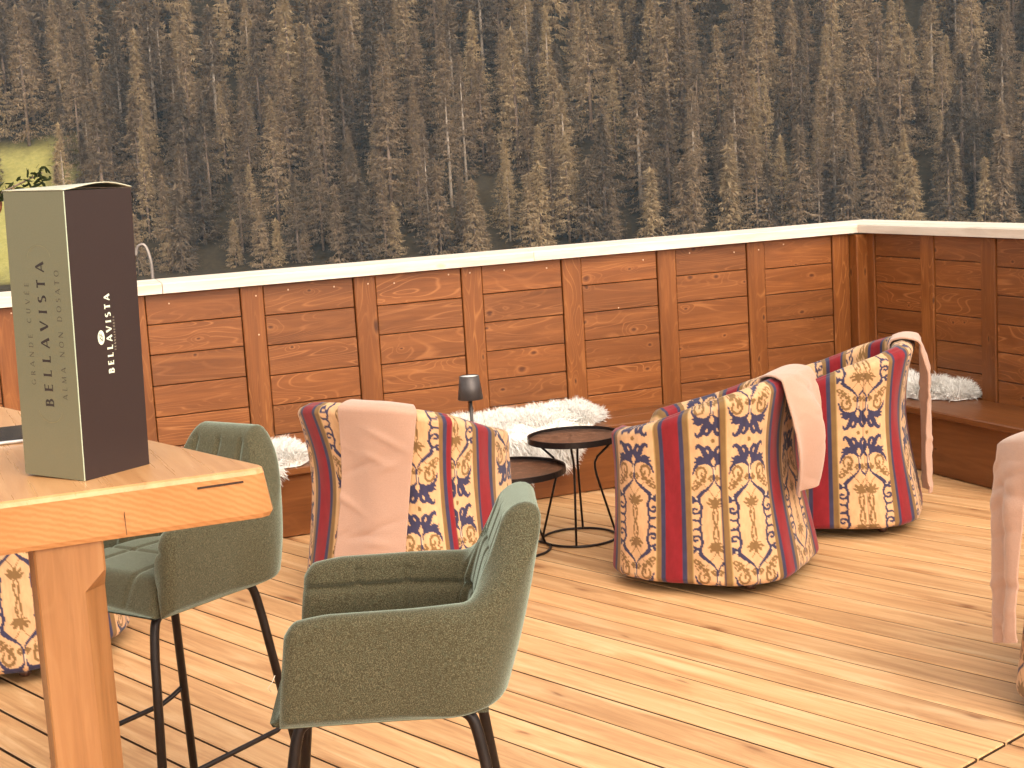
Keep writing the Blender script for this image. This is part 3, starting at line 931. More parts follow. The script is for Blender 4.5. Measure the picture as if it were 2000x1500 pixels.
throw('four', -176, 0.21, 0.12, 0.60, 'long narrow salmon throw folded double, hanging to the right by the corner bench', hang=1.0, folds=1.6, famp=0.035, gather=0.25, seed=3)
throw('right', 121, 0.26, 0.12, 0.50, 'salmon throw draped over the armchair cut off at the right edge', stand=0.055, hang=1.0, folds=2.2, famp=0.02, gather=0.35, seed=5)

# ------------------------------------------------------------------ round side tables and lamp
def side_table(loc, hgt, r_top, r_ring, rot, label):
    root = empty('side_table', loc, R(rot))
    tag(root, label, 'side table', 'round wire side tables')
    link('tray', lathe('tray', [(0, hgt - 0.012), (r_top - 0.004, hgt - 0.012)], 64), M['tray'], root)
    link('rim', lathe('rim', [(r_top - 0.006, hgt - 0.014), (r_top - 0.006, hgt), (r_top, hgt), (r_top, hgt - 0.024), (r_top - .02, hgt - 0.024), (0, hgt - 0.024)], 64, False), M['black_metal'], root)
    link('base_ring', tube('base_ring', [(r_ring * math.cos(w), r_ring * math.sin(w), 0.006) for w in np.linspace(0, 2 * math.pi, 48, endpoint=False)], 0.0052, 8, True), M['black_metal'], root)
    r_w = r_ring * 0.50; zw = hgt * 0.72
    for k in range(4):
        w = R(90 * k)
        pts = [(r_top * 0.86, 0, hgt - 0.022), (r_w * 1.18, 0, zw + 0.028), (r_w * 1.02, 0, zw + 0.004), (r_w * 1.02, 0, zw - 0.020), (r_w * 1.08, 0, zw - 0.05), (r_ring, 0, 0.008)]
        me = tube('leg', [(p[0] * math.cos(w), p[0] * math.sin(w), p[2]) for p in pts], 0.0048, 8)
        link('leg', me, M['black_metal'], root)
    return root
side_table((0.238, 6.087, 0), 0.432, 0.190, 0.152, -98, 'taller round side table with mottled brown tray on bent wire legs')
side_table((-0.035, 5.955, 0), 0.337, 0.228, 0.150, -60, 'lower round side table under the lamp, half behind the armchair')
lp = empty('table_lamp', (-0.168, 6.03, 0.3255))
tag(lp, 'small dark grey cordless lamp standing on the lower side table', 'lamp')
link('lamp_base', lathe('lamp_base', [(0, 0), (0.048, 0), (0.050, 0.004), (0.048, 0.010), (0.012, 0.016), (0, 0.016)], 32), M['lamp_grey'], lp)
link('pole', tube('pole', [(0, 0, 0.012), (0, 0, 0.30)], 0.0065, 12), M['lamp_grey'], lp)
link('lamp_shade', lathe('lamp_shade', [(0.036, 0.378), (0.039, 0.377), (0.0505, 0.284), (0.0495, 0.283), (0.037, 0.372)], 40), M['lamp_grey'], lp)
link('diffuser', lathe('diffuser', [(0, 0.376), (0.0365, 0.3755), (0.0365, 0.37)], 32), M['lamp_white'], lp)

# ------------------------------------------------------------------ bar table (frame of the walls)
bt = empty('bar_table', W(0.1, 2.9), WA)
tag(bt, 'thick honey wood bar table corner carrying the gift box', 'bar table')
ZT, ZB = 1.10, 1.018
def slab():
    # outline in (a,b) from the right front corner; the long sides lean outwards towards the bottom like a sawn trunk
    top = [(-0.42, 2.298), (0.512, 2.298), (0.524, 2.306), (0.527, 2.318), (0.030, 3.95), (-0.90, 3.95)]
    bot = [(-0.42, 2.312), (0.522, 2.312), (0.536, 2.320), (0.541, 2.334), (0.045, 3.95), (-0.90, 3.95)]
    a0, b0 = 0.1, 2.9
    n = len(top)
    lay = []
    def inset(P, d):
        c = np.mean(P, 0)
        return [tuple(np.array(p) + (c - p) / np.linalg.norm(c - np.array(p)) * d) for p in P]
    lay.append((inset(np.array(top), 0.008), ZT)); lay.append((inset(np.array(top), 0.002), ZT - 0.0025)); lay.append((top, ZT - 0.009))
    lay.append((bot, ZB + 0.008)); lay.append((inset(np.array(bot), 0.006), ZB))
    V = [(p[0] - a0, p[1] - b0, z) for P, z in lay for p in P]
    F, mi = [], []
    for k in range(len(lay) - 1):
        for i in range(n):
            j = (i + 1) % n
            F.append((k * n + i, k * n + j, (k + 1) * n + j, (k + 1) * n + i)[::-1])
            mi.append(1 if (k >= 2 and i in (0, 1, 4)) else 0)
    F.append(tuple(range(n))); mi.append(0)
    F.append(tuple((len(lay) - 1) * n + i for i in range(n))[::-1]); mi.append(0)
    me = pydata('table_top', V, F)
    me.materials.append(M['table_top_mat']); me.materials.append(M['end'])
    for p, m_ in zip(me.polygons, mi): p.material_index = m_
    return me
M['table_top_mat'] = wood('oiled_beech_top', (0.46, 0.21, 0.075, 1), (0.56, 0.285, 0.115, 1), (0.64, 0.36, 0.165, 1), 1, 0.30, 0.0, 0.22, streak=0.2, var=0.0, spec=0.5)
tt = link('table_top', slab(), None, bt)
def slot():
    me = box_mesh('slot', 0.071, 0.004, 0.0032)
    return me
link('glue_joint', box_mesh('glue_joint', 0.0006, 0.003, 0.062), M['dark_gap'], bt, (0.309 - 0.1, 2.3055 - 2.9, 1.056), (R(-9.5), 0, 0))
link('slot', slot(), M['dark_gap'], bt, (0.455 - 0.1, 2.301 - 2.9, 1.0815), (0, R(-0.5), 0))
def post_leg(name, sx, sy, z1, ch=0.02, stop=0.045):
    hx, hy = sx / 2, sy / 2
    def ring(z, c):
        c = max(c, 0.0015)
        return [(-hx + c, -hy, z), (hx - c, -hy, z), (hx, -hy + c, z), (hx, hy - c, z), (hx - c, hy, z), (-hx + c, hy, z), (-hx, hy - c, z), (-hx, -hy + c, z)]
    def ring2(z, c):
        q = ring(z, 0.003)
        q[1] = (hx - c, -hy, z); q[2] = (hx, -hy + c, z)
        return q
    V = ring2(0, ch) + ring2(z1 - stop - 0.03, ch) + ring2(z1 - stop, 0.003) + ring2(z1, 0.003)
    F = []
    for k in range(3):
        for i in range(8):
            j = (i + 1) % 8
            F.append((k * 8 + i, k * 8 + j, (k + 1) * 8 + j, (k + 1) * 8 + i))
    F.append(tuple(range(8))[::-1]); F.append(tuple(range(24, 32)))
    return pydata(name, V, F)
LEG = post_leg('leg', 0.102, 0.105, ZB - 0.001, 0.034)
link('leg', LEG, M['table_leg'], bt, (0.226 - 0.1, 2.375 - 2.9, 0), (0, 0, 0))
for la, lb in ((-0.30, 2.40), (-0.12, 3.80), (-0.72, 3.80)):
    link('leg', LEG, M['table_leg'], bt, (la - 0.1, lb - 2.9, 0))
tb = empty('tablet', (-0.985, 2.735, 1.10), R(20))
tag(tb, 'flat dark tablet with pale rim lying on the bar table left of the box', 'tablet')
link('case', box_mesh('case', 0.24, 0.172, 0.006, 0.002, 0, 0, 0.0035), M['tablet_rim'], tb)
link('screen', box_mesh('screen', 0.228, 0.160, 0.0012, 0.0, 0, 0, 0.0075), M['tablet'], tb)

# ------------------------------------------------------------------ gift box
BXW, BXH = 0.134, 0.439
gbx = empty('gift_box', (-0.658, 2.298, 1.1005), R(43))
gbx.rotation_euler = (0, 0, 0)
# local x: along the brown face, local y: along the olive face; origin at the near bottom corner
ex = Vector((math.cos(R(57)), math.sin(R(57)), 0)); ey = Vector((-math.sin(R(57)), math.cos(R(57)), 0))
rotm = Matrix.Rotation(R(1.6), 3, Vector((0.15, 1, 0)).normalized()) @ Matrix((ex, ey, Vector((0, 0, 1)))).transposed()
gbx.rotation_euler = rotm.to_euler()
tag(gbx, 'tall olive and dark brown wine gift box standing on the bar table', 'gift box')
def quadface(name, pts, mt, parent, flip=False):
    F = [(0, 1, 2, 3)] if not flip else [(3, 2, 1, 0)]
    return link(name, pydata(name, pts, F), mt, parent)
w_, h_ = BXW, BXH
def wall_panel(name, p0, p1, nrm, mt):
    t = 0.0012
    p0, p1, nrm = Vector(p0), Vector(p1), Vector(nrm)
    q = [p0, p1, p1 + Vector((0, 0, h_)), p0 + Vector((0, 0, h_))]
    V = q + [v - nrm * t for v in q]
    F = [(0, 1, 2, 3), (7, 6, 5, 4), (0, 4, 5, 1), (1, 5, 6, 2), (2, 6, 7, 3), (3, 7, 4, 0)]
    return link(name, pydata(name, V, F), mt, parent=gbx)
olive_face = wall_panel('olive_face', (0, w_, 0), (0, 0.0014, 0), (-1, 0, 0), M['box_olive'])
brown_face = wall_panel('brown_face', (0.0014, 0, 0), (w_, 0, 0), (0, -1, 0), M['box_brown'])
wall_panel('back_face', (w_, 0.0013, 0), (w_, w_ - .0013, 0), (1, 0, 0), M['box_olive'])
wall_panel('rear_face', (w_, w_, 0), (0.0013, w_, 0), (0, 1, 0), M['box_brown'])
link('fold_edge', box_mesh('fold_edge', 0.0016, 0.0016, h_, 0.0004, 0.0006, 0.0006, h_ / 2), M['box_edge'], gbx)
link('box_bottom', box_mesh('box_bottom', w_ - .004, w_ - .004, 0.001, 0, w_ / 2, w_ / 2, 0.001), M['box_in'], gbx)
link('inner_flap', box_mesh('inner_flap', w_ - .004, w_ - .004, 0.0008, 0, w_ / 2, w_ / 2, h_ - 0.012), M['box_in'], gbx)
nx_, ny_ = 25, 13
LX = np.linspace(-0.0008, w_ + 0.0012, nx_); LY = np.linspace(-0.0012, w_ + 0.0008, ny_)
LXX, LYY = np.meshgrid(LX, LY, indexing='ij')
xn = np.clip(LXX / w_, 0, 1)
bul = 0.0085 * np.sin(np.pi * np.clip(xn, 0, 1) ** 1.25) * (1 - LYY / w_ * 0.75)
LZ = h_ + 0.0012 + bul
lid = link('lid', mesh_np('lid', np.stack([LXX, LYY, LZ], -1).reshape(-1, 3), grid_faces(nx_, ny_)), M['box_top'], gbx)
md = lid.modifiers.new('card', 'SOLIDIFY'); md.thickness = 0.0016; md.offset = 0.5

# lettering: flared strokes, cap height 1
def arcp(cx, cy, rx, ry, a0, a1, n=14):
    return [(cx + rx * math.cos(R(a0 + (a1 - a0) * k / n)), cy + ry * math.sin(R(a0 + (a1 - a0) * k / n))) for k in range(n + 1)]
TK, TH = 0.105, 0.048            # half widths of thick and thin strokes
def vert(x, k=TK): return ([(x, 0), (x, 0.12), (x, 0.5), (x, 0.88), (x, 1)], [k * 1.25, k, k * .92, k, k * 1.25])
def hor(x0, x1, y, k=TH): return ([(x0, y), (x0 + (x1 - x0) * .75, y), (x1, y)], [k, k, k * 1.9])
GL = {
    'A': (0.86, [([(0.06, 0), (0.42, 1)], [TH * 1.3, TH]), ([(0.80, 0), (0.62, 0.5), (0.42, 1)], [TK * 1.2, TK, TK * .9]), ([(0.2, 0.3), (0.68, 0.3)], [TH, TH])]),
    'B': (0.70, [vert(0.14), ([(0.14, 0.955), (0.3, 0.955)] + arcp(0.3, 0.745, 0.2, 0.21, 90, -90) + [(0.14, 0.535)], None), ([(0.14, 0.515), (0.32, 0.515)] + arcp(0.32, 0.28, 0.25, 0.235, 90, -90) + [(0.14, 0.045)], None)]),
    'C': (0.84, [(arcp(0.47, 0.5, 0.36, 0.455, 48, 312, 22), None)]),
    'D': (0.86, [vert(0.14), ([(0.14, 0.955), (0.36, 0.955)] + arcp(0.36, 0.5, 0.36, 0.455, 90, -90) + [(0.14, 0.045)], None)]),
    'E': (0.64, [vert(0.14), hor(0.14, 0.56, 0.955), hor(0.14, 0.50, 0.52), hor(0.14, 0.58, 0.045)]),
    'F': (0.60, [vert(0.14), hor(0.14, 0.54, 0.955), hor(0.14, 0.48, 0.52)]),
    'G': (0.88, [(arcp(0.47, 0.5, 0.36, 0.455, 48, 330, 22), None), ([(0.78, 0.08), (0.78, 0.42)], [TK, TK])]),
    'I': (0.32, [vert(0.16)]),
    'L': (0.60, [vert(0.14), hor(0.14, 0.55, 0.045)]),
    'M': (1.02, [([(0.12, 0), (0.18, 1)], [TH * 1.3, TH]), ([(0.18, 1), (0.51, 0.05)], [TK, TK * .8]), ([(0.51, 0.05), (0.84, 1)], [TH, TH]), ([(0.84, 1), (0.90, 0)], [TK, TK])]),
    'N': (0.90, [([(0.13, 0), (0.13, 1)], [TH * 1.3, TH]), ([(0.13, 1), (0.77, 0)], [TK, TK]), ([(0.77, 0), (0.77, 1)], [TH, TH * 1.3])]),
    'O': (0.96, [(arcp(0.48, 0.5, 0.38, 0.455, 0, 360, 30), None)]),
    'R': (0.74, [vert(0.14), ([(0.14, 0.955), (0.32, 0.955)] + arcp(0.32, 0.73, 0.22, 0.225, 90, -90) + [(0.14, 0.505)], None), ([(0.34, 0.5), (0.66, 0.0)], [TK * .8, TK])]),
    'S': (0.62, [(arcp(0.31, 0.735, 0.20, 0.22, 40, 250, 12)[:-1] + arcp(0.30, 0.27, 0.22, 0.225, 72, -140, 14), None)]),
    'T': (0.72, [vert(0.36), ([(0.04, 0.955), (0.36, 0.955), (0.68, 0.955)], [TH * 1.9, TH, TH * 1.9])]),
    'U': (0.84, [([(0.14, 1), (0.14, 0.36)] + arcp(0.42, 0.36, 0.28, 0.315, 180, 360, 14) + [(0.70, 1)], [TK] * 8 + [TK * .8] * 3 + [TH] * 6)]),
    'V': (0.84, [([(0.06, 1), (0.42, 0)], [TK * 1.15, TK * .85]), ([(0.42, 0), (0.78, 1)], [TH, TH * 1.4])]),
}
def text_mesh(name, txt, cap, total, bold=1.0):
    """flat lettering in the xy plane, baseline on y=0, centred on x=0, stretched to the total length"""
    V, F = [], []
    x = 0.0
    adv = []
    for ch in txt:
        if ch == ' ': adv.append(0.45)
        else: adv.append(GL['E' if ch == 'É' else ch][0])
    nat = sum(adv) * cap
    gap = (total - nat) / max(1, len(txt) - 1)
    k = 0
    for ch, ad in zip(txt, adv):
        if ch != ' ':
            st = list(GL['E' if ch == 'É' else ch][1])
            if ch == 'É': st.append(([(0.26, 1.08), (0.46, 1.24)], [TH * .8, TH * 1.6]))
            for pts, wid in st:
                n = len(pts)
                if wid is None or len(wid) != n:
                    wid = []
                    for i in range(n):
                        a, b = pts[max(0, i - 1)], pts[min(n - 1, i + 1)]
                        d = (b[0] - a[0], b[1] - a[1]); L_ = math.hypot(*d) or 1
                        wid.append(TH + (TK - TH) * abs(d[1] / L_) ** 1.5)
                z = 0.00002 * (k % 6); k += 1
                base = len(V)
                for i in range(n):
                    a, b = pts[max(0, i - 1)], pts[min(n - 1, i + 1)]
                    d = (b[0] - a[0], b[1] - a[1]); L_ = math.hypot(*d) or 1
                    nx, ny = -d[1] / L_ * wid[i] * bold, d[0] / L_ * wid[i] * bold
                    V.append((x + (pts[i][0] + nx) * cap, (pts[i][1] + ny) * cap, z)); V.append((x + (pts[i][0] - nx) * cap, (pts[i][1] - ny) * cap, z))
                for i in range(n - 1):
                    F.append((base + 2 * i, base + 2 * i + 1, base + 2 * i + 3, base + 2 * i + 2))
        x += ad * cap + gap
    V = [(v[0] - total / 2, v[1], v[2]) for v in V]
    return pydata(name, V, F)
def put_text(parent, me, mt, face, u, z):
    """face 'olive': plane x=0 looking to -x, capitals point to +y; 'brown': plane y=0 looking to -y, capitals point to -x"""
    o = link('lettering', me, mt, parent)
    if face == 'olive':
        m_ = Matrix(((0, 0, -1), (0, 1, 0), (1, 0, 0)))      # text x -> z, y -> +y, z -> -x
        o.location = (-0.0003, u, z)
    else:
        m_ = Matrix(((0, -1, 0), (0, 0, -1), (1, 0, 0)))
        o.location = (u, -0.0003, z)
    o.rotation_euler = m_.to_euler()
    return o
put_text(olive_face, text_mesh('lettering', 'BELLAVISTA', 0.0185, 0.222), M['ink_dark'], 'olive', 0.0555, 0.222)
put_text(olive_face, text_mesh('lettering', 'ALMA NON DOSATO', 0.0105, 0.198, 0.62), M['ink_thin'], 'olive', 0.0235, 0.222)
put_text(olive_face, text_mesh('lettering', 'GRANDE CUVÉE', 0.0100, 0.158, 0.62), M['ink_thin'], 'olive', 0.0925, 0.222)
put_text(brown_face, text_mesh('lettering', 'BELLAVISTA', 0.0112, 0.122, 1.25), M['ink_mint'], 'brown', 0.0745, 0.218)
put_text(brown_face, text_mesh('lettering', 'FRANCIACORTA', 0.0034, 0.052, 1.1), M['ink_soft'], 'brown', 0.0815, 0.218)
def ring_mesh(name, rx, ry, wd, n=40, a0=0, a1=360):
    V, F = [], []
    for k in range(n + 1):
        a = R(a0 + (a1 - a0) * k / n)
        V.append(((rx + wd) * math.cos(a), (ry + wd) * math.sin(a), 0)); V.append(((rx - wd) * math.cos(a), (ry - wd) * math.sin(a), 0))
    for k in range(n): F.append((2 * k, 2 * k + 1, 2 * k + 3, 2 * k + 2))
    return pydata(name, V, F)
def disc_mesh(name, rx, ry, n=36):
    return pydata(name, [(rx * math.cos(2 * math.pi * k / n), ry * math.sin(2 * math.pi * k / n), 0) for k in range(n)], [tuple(range(n))])
e = put_text(brown_face, disc_mesh('emblem', 0.0112, 0.0068), M['ink_mint'], 'brown', 0.0525, 0.214); e.name = 'emblem'
def emblem_mark():
    V, F = [], []
    for off in (-0.0016, 0.0016):
        P = [(x, off + 0.0012 * math.sin(x * 500)) for x in np.linspace(-0.006, 0.006, 13)]
        b = len(V)
        for x, y in P: V += [(x, y + .00045, 0), (x, y - .00045, 0)]
        for i in range(12): F.append((b + 2 * i, b + 2 * i + 1, b + 2 * i + 3, b + 2 * i + 2))
    for cxx in (-0.003, 0.003):
        b = len(V)
        for x, y in ((cxx - .0022, -.0035), (cxx + .0022, .0035)): V += [(x - .0005, y, 0.00002), (x + .0005, y, 0.00002)]
        F.append((b, b + 1, b + 3, b + 2))
    return pydata('emblem_mark', V, F)
e2 = put_text(brown_face, emblem_mark(), M['box_brown'], 'brown', 0.0525, 0.214); e2.name = 'emblem_mark'; e2.location.y -= 0.0002
for zc, a0, a1 in ((0.337, -80, 80), (0.107, 100, 260)):
    o = put_text(olive_face, ring_mesh('embossed_arc', 0.021, 0.026, 0.0004, 24, a0, a1), M['ink_ring'], 'olive', 0.0645, zc); o.name = 'embossed_arc'

# ------------------------------------------------------------------ upholstered bar stools
ST_D, ST_W = 0.192, 0.215      # half depth and half width at the seat
def stool_shell():
    NS, NO, NR, NI = 150, 34, 9, 34
    # plan path of the shell's middle line: right arm front -> back -> left arm front
    rc = 0.062
    hw, xb, xf = ST_W - 0.022, -ST_D + 0.022, ST_D - 0.012
    pts = [(xf, -hw)] + [(xb + rc - rc * math.sin(a), -hw + rc - rc * math.cos(a)) for a in np.linspace(0, math.pi / 2, 12)]
    pts += [(x, -y) for x, y in pts[::-1]]
    pts = np.array(pts)
    d = np.concatenate([[0], np.cumsum(np.hypot(*np.diff(pts, axis=0).T))])
    s = np.linspace(0, d[-1], NS)
    px = np.interp(s, d, pts[:, 0]); py = np.interp(s, d, pts[:, 1])
    tx, ty = np.gradient(px), np.gradient(py); tl = np.hypot(tx, ty); tx /= tl; ty /= tl
    ox, oy = ty, -tx                                            # outward normal (path runs from right arm, clockwise seen from above)
    m_ = (px * ox + py * oy) < 0
    ox = np.where(m_, -ox, ox); oy = np.where(m_, -oy, oy)
    zb = 0.600 + 0 * px
    sc = np.abs(s / d[-1] - 0.5) * 2                             # 0 middle of the back, 1 front of an arm
    arm = 0.797 - 0.010 * sstep(px, 0.10, 0.19)
    z_top = arm + (0.946 - arm) * (1 - sstep(sc, 0.22, 0.44))
    z_top = np.where(sc > 0.96, z_top - 0.022 * ((sc - .96) / .04) ** 2, z_top)
    th = 0.044 * np.clip(np.sqrt(np.clip(1 - ((sc - 0.96) / 0.04).clip(0, 1) ** 2, 0, 1)), 0.45, 1)
    th = th * (1 + 0.60 * (1 - sstep(sc, 0.3, 0.62)) + 0.55 * np.exp(-((sc - 0.42) / 0.13) ** 2))
    V = np.zeros((NS, NO + NR + NI, 3))
    def place(i, off, z):
        t = np.clip((z - 0.60) / 0.35, 0, 1.1)
        back = 1 - sstep(sc[i], 0.25, 0.62)
        lean = -0.100 * t * back - 0.045 * t * (1 - back)          # the back reclines, the arms lean a little
        narrow = 1 - 0.25 * back * t ** 1.2 + 0.02 * (1 - back) * t
        return np.stack([px[i] + ox[i] * off + lean, (py[i] + oy[i] * off) * narrow, z], -1)
    for i in range(NS):
        h = th[i] / 2
        zt = z_top[i] - h
        fo = np.linspace(0, 1, NO)
        zo = zb[i] + (zt - zb[i]) * fo
        bulge = 0.006 * np.sin(np.pi * fo)
        under = np.where(fo < 0.1, -(0.1 - fo) / 0.1 * 0.40 * th[i], 0.0)
        V[i, :NO] = place(i, h + bulge + under, zo)
        a = np.linspace(0, np.pi, NR + 2)[1:-1]
        V[i, NO:NO + NR] = place(i, h * np.cos(a), zt + h * np.sin(a))
        fi = np.linspace(0, 1, NI)
        zi = zt - (zt - 0.655) * fi
        hgt = zi - 0.66
        groove = 0.010 * np.exp(-((zi - 0.742) / 0.007) ** 2)
        if sc[i] < 0.34:
            groove = groove + 0.0075 * np.exp(-((zi - 0.848) / 0.006) ** 2)
        ss = s[i] - d[-1] / 2
        for q in (0.0, -0.095, 0.095, -0.20, 0.20, -0.315, 0.315, -0.41, 0.41):
            groove = groove + 0.008 * np.exp(-((ss - q) / 0.007) ** 2)
        puff = 0.012 * np.sin(np.pi * np.clip((zi - 0.66) / (zt - 0.66), 0, 1))
        V[i, NO + NR:] = place(i, -h - puff + np.minimum(groove, 0.013), zi)
    nn = NO + NR + NI
    Vf = V.reshape(-1, 3)
    F = [tuple(f) for f in grid_faces(NS, nn).tolist()]
    F.append(tuple(range(nn))); F.append(tuple((NS - 1) * nn + k for k in range(nn))[::-1])
    for i in range(NS - 1):                                       # close the lower edge
        F.append((i * nn, i * nn + nn - 1, (i + 1) * nn + nn - 1, (i + 1) * nn))
    me = pydata('shell', Vf.tolist(), F, True)
    return me
def stool_seat():
    NX, NY = 70, 60
    u = np.linspace(-1, 1, NX); v = np.linspace(-1, 1, NY)
    Ug, Vg = np.meshgrid(u, v, indexing='ij')
    hx, hy = 0.190, 0.178
    X = Ug * hx + 0.008; Y = Vg * hy
    fr = sstep(X, 0.12, 0.20)
    edge = np.clip((1 - np.abs(Vg)) / 0.12, 0, 1)
    Z = 0.668 + 0.018 * (1 - Ug ** 4) * np.sqrt(edge) - 0.075 * fr ** 2.2
    for q in (0.0,):
        Z -= 0.006 * np.exp(-((X - q) / 0.006) ** 2)
    for q in (-0.085, 0.085):
        Z -= 0.005 * np.exp(-((Y - q) / 0.006) ** 2)
    Z -= 0.03 * np.clip((np.abs(Vg) - 0.94) / 0.06, 0, 1) ** 2
    Z = np.maximum(Z, 0.606 + 0.012 * np.clip(1 - np.abs(Vg), 0, 1))
    top = np.stack([X, Y, Z], -1)
    Xb = X.copy(); Xb[-1] -= 0.012
    bot = np.stack([Xb, Y * 1.04, np.full_like(Z, 0.600)], -1)
    V = np.concatenate([top.reshape(-1, 3), bot.reshape(-1, 3)])
    F = list(map(tuple, grid_faces(NX, NY))) + [tuple(f[::-1]) for f in grid_faces(NX, NY) + NX * NY]
    o = NX * NY
    for i in range(NX - 1):
        for j in (0, NY - 1):
            F.append((i * NY + j, (i + 1) * NY + j, o + (i + 1) * NY + j, o + i * NY + j))
    for j in range(NY - 1):
        for i in (0, NX - 1):
            F.append((i * NY + j, i * NY + j + 1, o + i * NY + j + 1, o + i * NY + j))
    me = mesh_np('seat_cushion', V, np.array(F))
    return me
SHELL, SSEAT = stool_shell(), stool_seat()
def bar_stool(loc, face, label):
    root = empty('bar_stool', loc, R(face))
    tag(root, label, 'bar stool', 'green grey upholstered bar stools')
    link('shell', SHELL, M['wool'], root)
    link('seat_cushion', SSEAT, M['wool'], root)
    legs = {}
    for sx in (1, -1):
        for sy in (1, -1):
            x0 = 0.045 * sx; y0 = 0.11 * sy
            pts = [(x0, y0, 0.594), (0.115 * sx, 0.135 * sy, 0.594), (0.145 * sx, 0.142 * sy, 0.584), (0.158 * sx, 0.146 * sy, 0.560), (0.17 * sx, 0.152 * sy, 0.50), (0.235 * sx, 0.205 * sy, 0.0)]
            P = spline(pts[:5], 5) + [np.array(pts[5])]
            link('leg', tube('leg', P, 0.0105, 12), M['black_metal'], root)
    def at(sx, sy, z):
        t = (0.50 - z) / 0.50
        return Vector((sx * (0.17 + 0.065 * t), sy * (0.152 + 0.053 * t), z))
    zf = 0.235
    P = []
    for sy in (1, -1):
        a, b = at(-1, sy, zf + 0.035), at(1, sy, zf - 0.005)
        seq = [a, a + Vector((0.03, 0.018 * sy, -0.025)), a + Vector((0.06, 0.022 * sy, -0.035)), b + Vector((-0.03, 0.016 * sy, 0.0)), b + Vector((0.012, 0.0, 0))]
        P += seq if sy == 1 else seq[::-1]
    link('footrest', tube('footrest', P, 0.0065, 10), M['black_metal'], root)
    return root
s1 = bar_stool((-0.262, 2.735, 0), 182.0, 'green grey bar stool in the foreground, seen from the side')
link('loose_thread', tube('loose_thread', [(0.186, 0.2155, 0.675), (0.190, 0.222, 0.684), (0.182, 0.226, 0.694), (0.176, 0.224, 0.706)], 0.0006, 5), M['thread'], s1)
bar_stool((-0.850, 3.50, 0), 235.0, 'green grey bar stool behind the end of the bar table')

# ------------------------------------------------------------------ bent pipe behind the rail
hook = [(-1.672, 7.30, 0.62), (-1.672, 7.30, 1.08), (-1.674, 7.30, 1.16), (-1.688, 7.30, 1.222), (-1.706, 7.30, 1.243), (-1.730, 7.30, 1.230), (-1.742, 7.30, 1.19)]
hk = link('bent_pipe', tube('bent_pipe', spline(hook, 6), 0.008, 10), M['pipe'])
tag(hk, 'grey bent metal pipe rising behind the rail beside the gift box', 'pipe')

# ------------------------------------------------------------------ near spruce with cones, left of the picture
def near_spruce():
    g = np.random.default_rng(5)
    root = empty('near_spruce_tree', (-4.6, 9.4, -13.9))
    tag(root, 'near spruce with reddish cones, a branch tip showing above the box', 'tree')
    link('trunk', tube('trunk', [(0, 0, 0), (0.03, 0, 8), (0, 0, 15), (0.02, 0, 21)], [0.24, 0.18, 0.10, 0.02], 12), M['trunk'], root)
    conem = lathe('cone', [(0.0, 0.0), (0.012, 0.008), (0.017, 0.03), (0.014, 0.06), (0.006, 0.085), (0, 0.09)], 10)
    tips = []
    for k in range(34):
        z = 9.0 + k * 0.34 + g.uniform(-.1, .1)
        L_ = 2.15 * (1 - (z - 9) / 14) * g.uniform(.8, 1.1)
        az = g.uniform(0, 2 * np.pi)
        tips.append((z, L_, az, -0.02))
    tips.append((15.38, 2.0, math.atan2(-0.40, 1.96), 0.42)); tips.append((14.85, 1.72, math.atan2(-0.40, 1.7), 0.0))
    tips.append((14.35, 1.72, math.atan2(-0.42, 1.68), 0.08))
    for (z, L_, az, rise) in tips:
        ca, sa = math.cos(az), math.sin(az)
        n = 26
        f = np.linspace(0, 1, n)
        zc = z - 0.28 * f + rise * f ** 3 * 1.0
        P = np.stack([ca * L_ * f, sa * L_ * f, zc], -1)
        V, F = [], []
        for i in range(4, n):
            c = P[i]
            for q in range(16):
                ln = g.uniform(.05, .13) * (1.15 - .5 * f[i])
                dr = np.array([ca, sa, 0]) * g.uniform(.2, 1) + np.array([-sa, ca, 0]) * g.normal(0, .9) + np.array([0, 0, g.normal(-.15, .5)])
                dr /= np.linalg.norm(dr)
                b = c + g.normal(0, .028, 3)
                wv = np.cross(dr, g.normal(0, 1, 3)); wv /= np.linalg.norm(wv)
                k0 = len(V)
                V += [b - wv * .006, b + wv * .006, b + dr * ln * .6 + wv * .009, b + dr * ln, b + dr * ln * .6 - wv * .009]
                F.append((k0, k0 + 1, k0 + 2, k0 + 3, k0 + 4))
        br = tag(link('branch', pydata('branch', V, F), M['crown_near'], root), kind='stuff')
        link('stem', tube('stem', [tuple(p) for p in P[::5]] + [tuple(P[-1])], [0.022, 0.018, 0.014, 0.010, 0.007, 0.004, 0.002][:len(P[::5]) + 1], 6), M['trunk'], br)
        for i in (n - 3, n - 5, n - 8):
            if g.random() < .35 and rise < .3: continue
            for q in range(2 if rise > .3 else 1):
                o = link('cone', conem, M['cone'], br, (P[i][0] + g.normal(0, .02), P[i][1] + g.normal(0, .02), P[i][2] - 0.01), (math.pi + g.normal(0, .25), g.normal(0, .3), 0))
near_spruce()

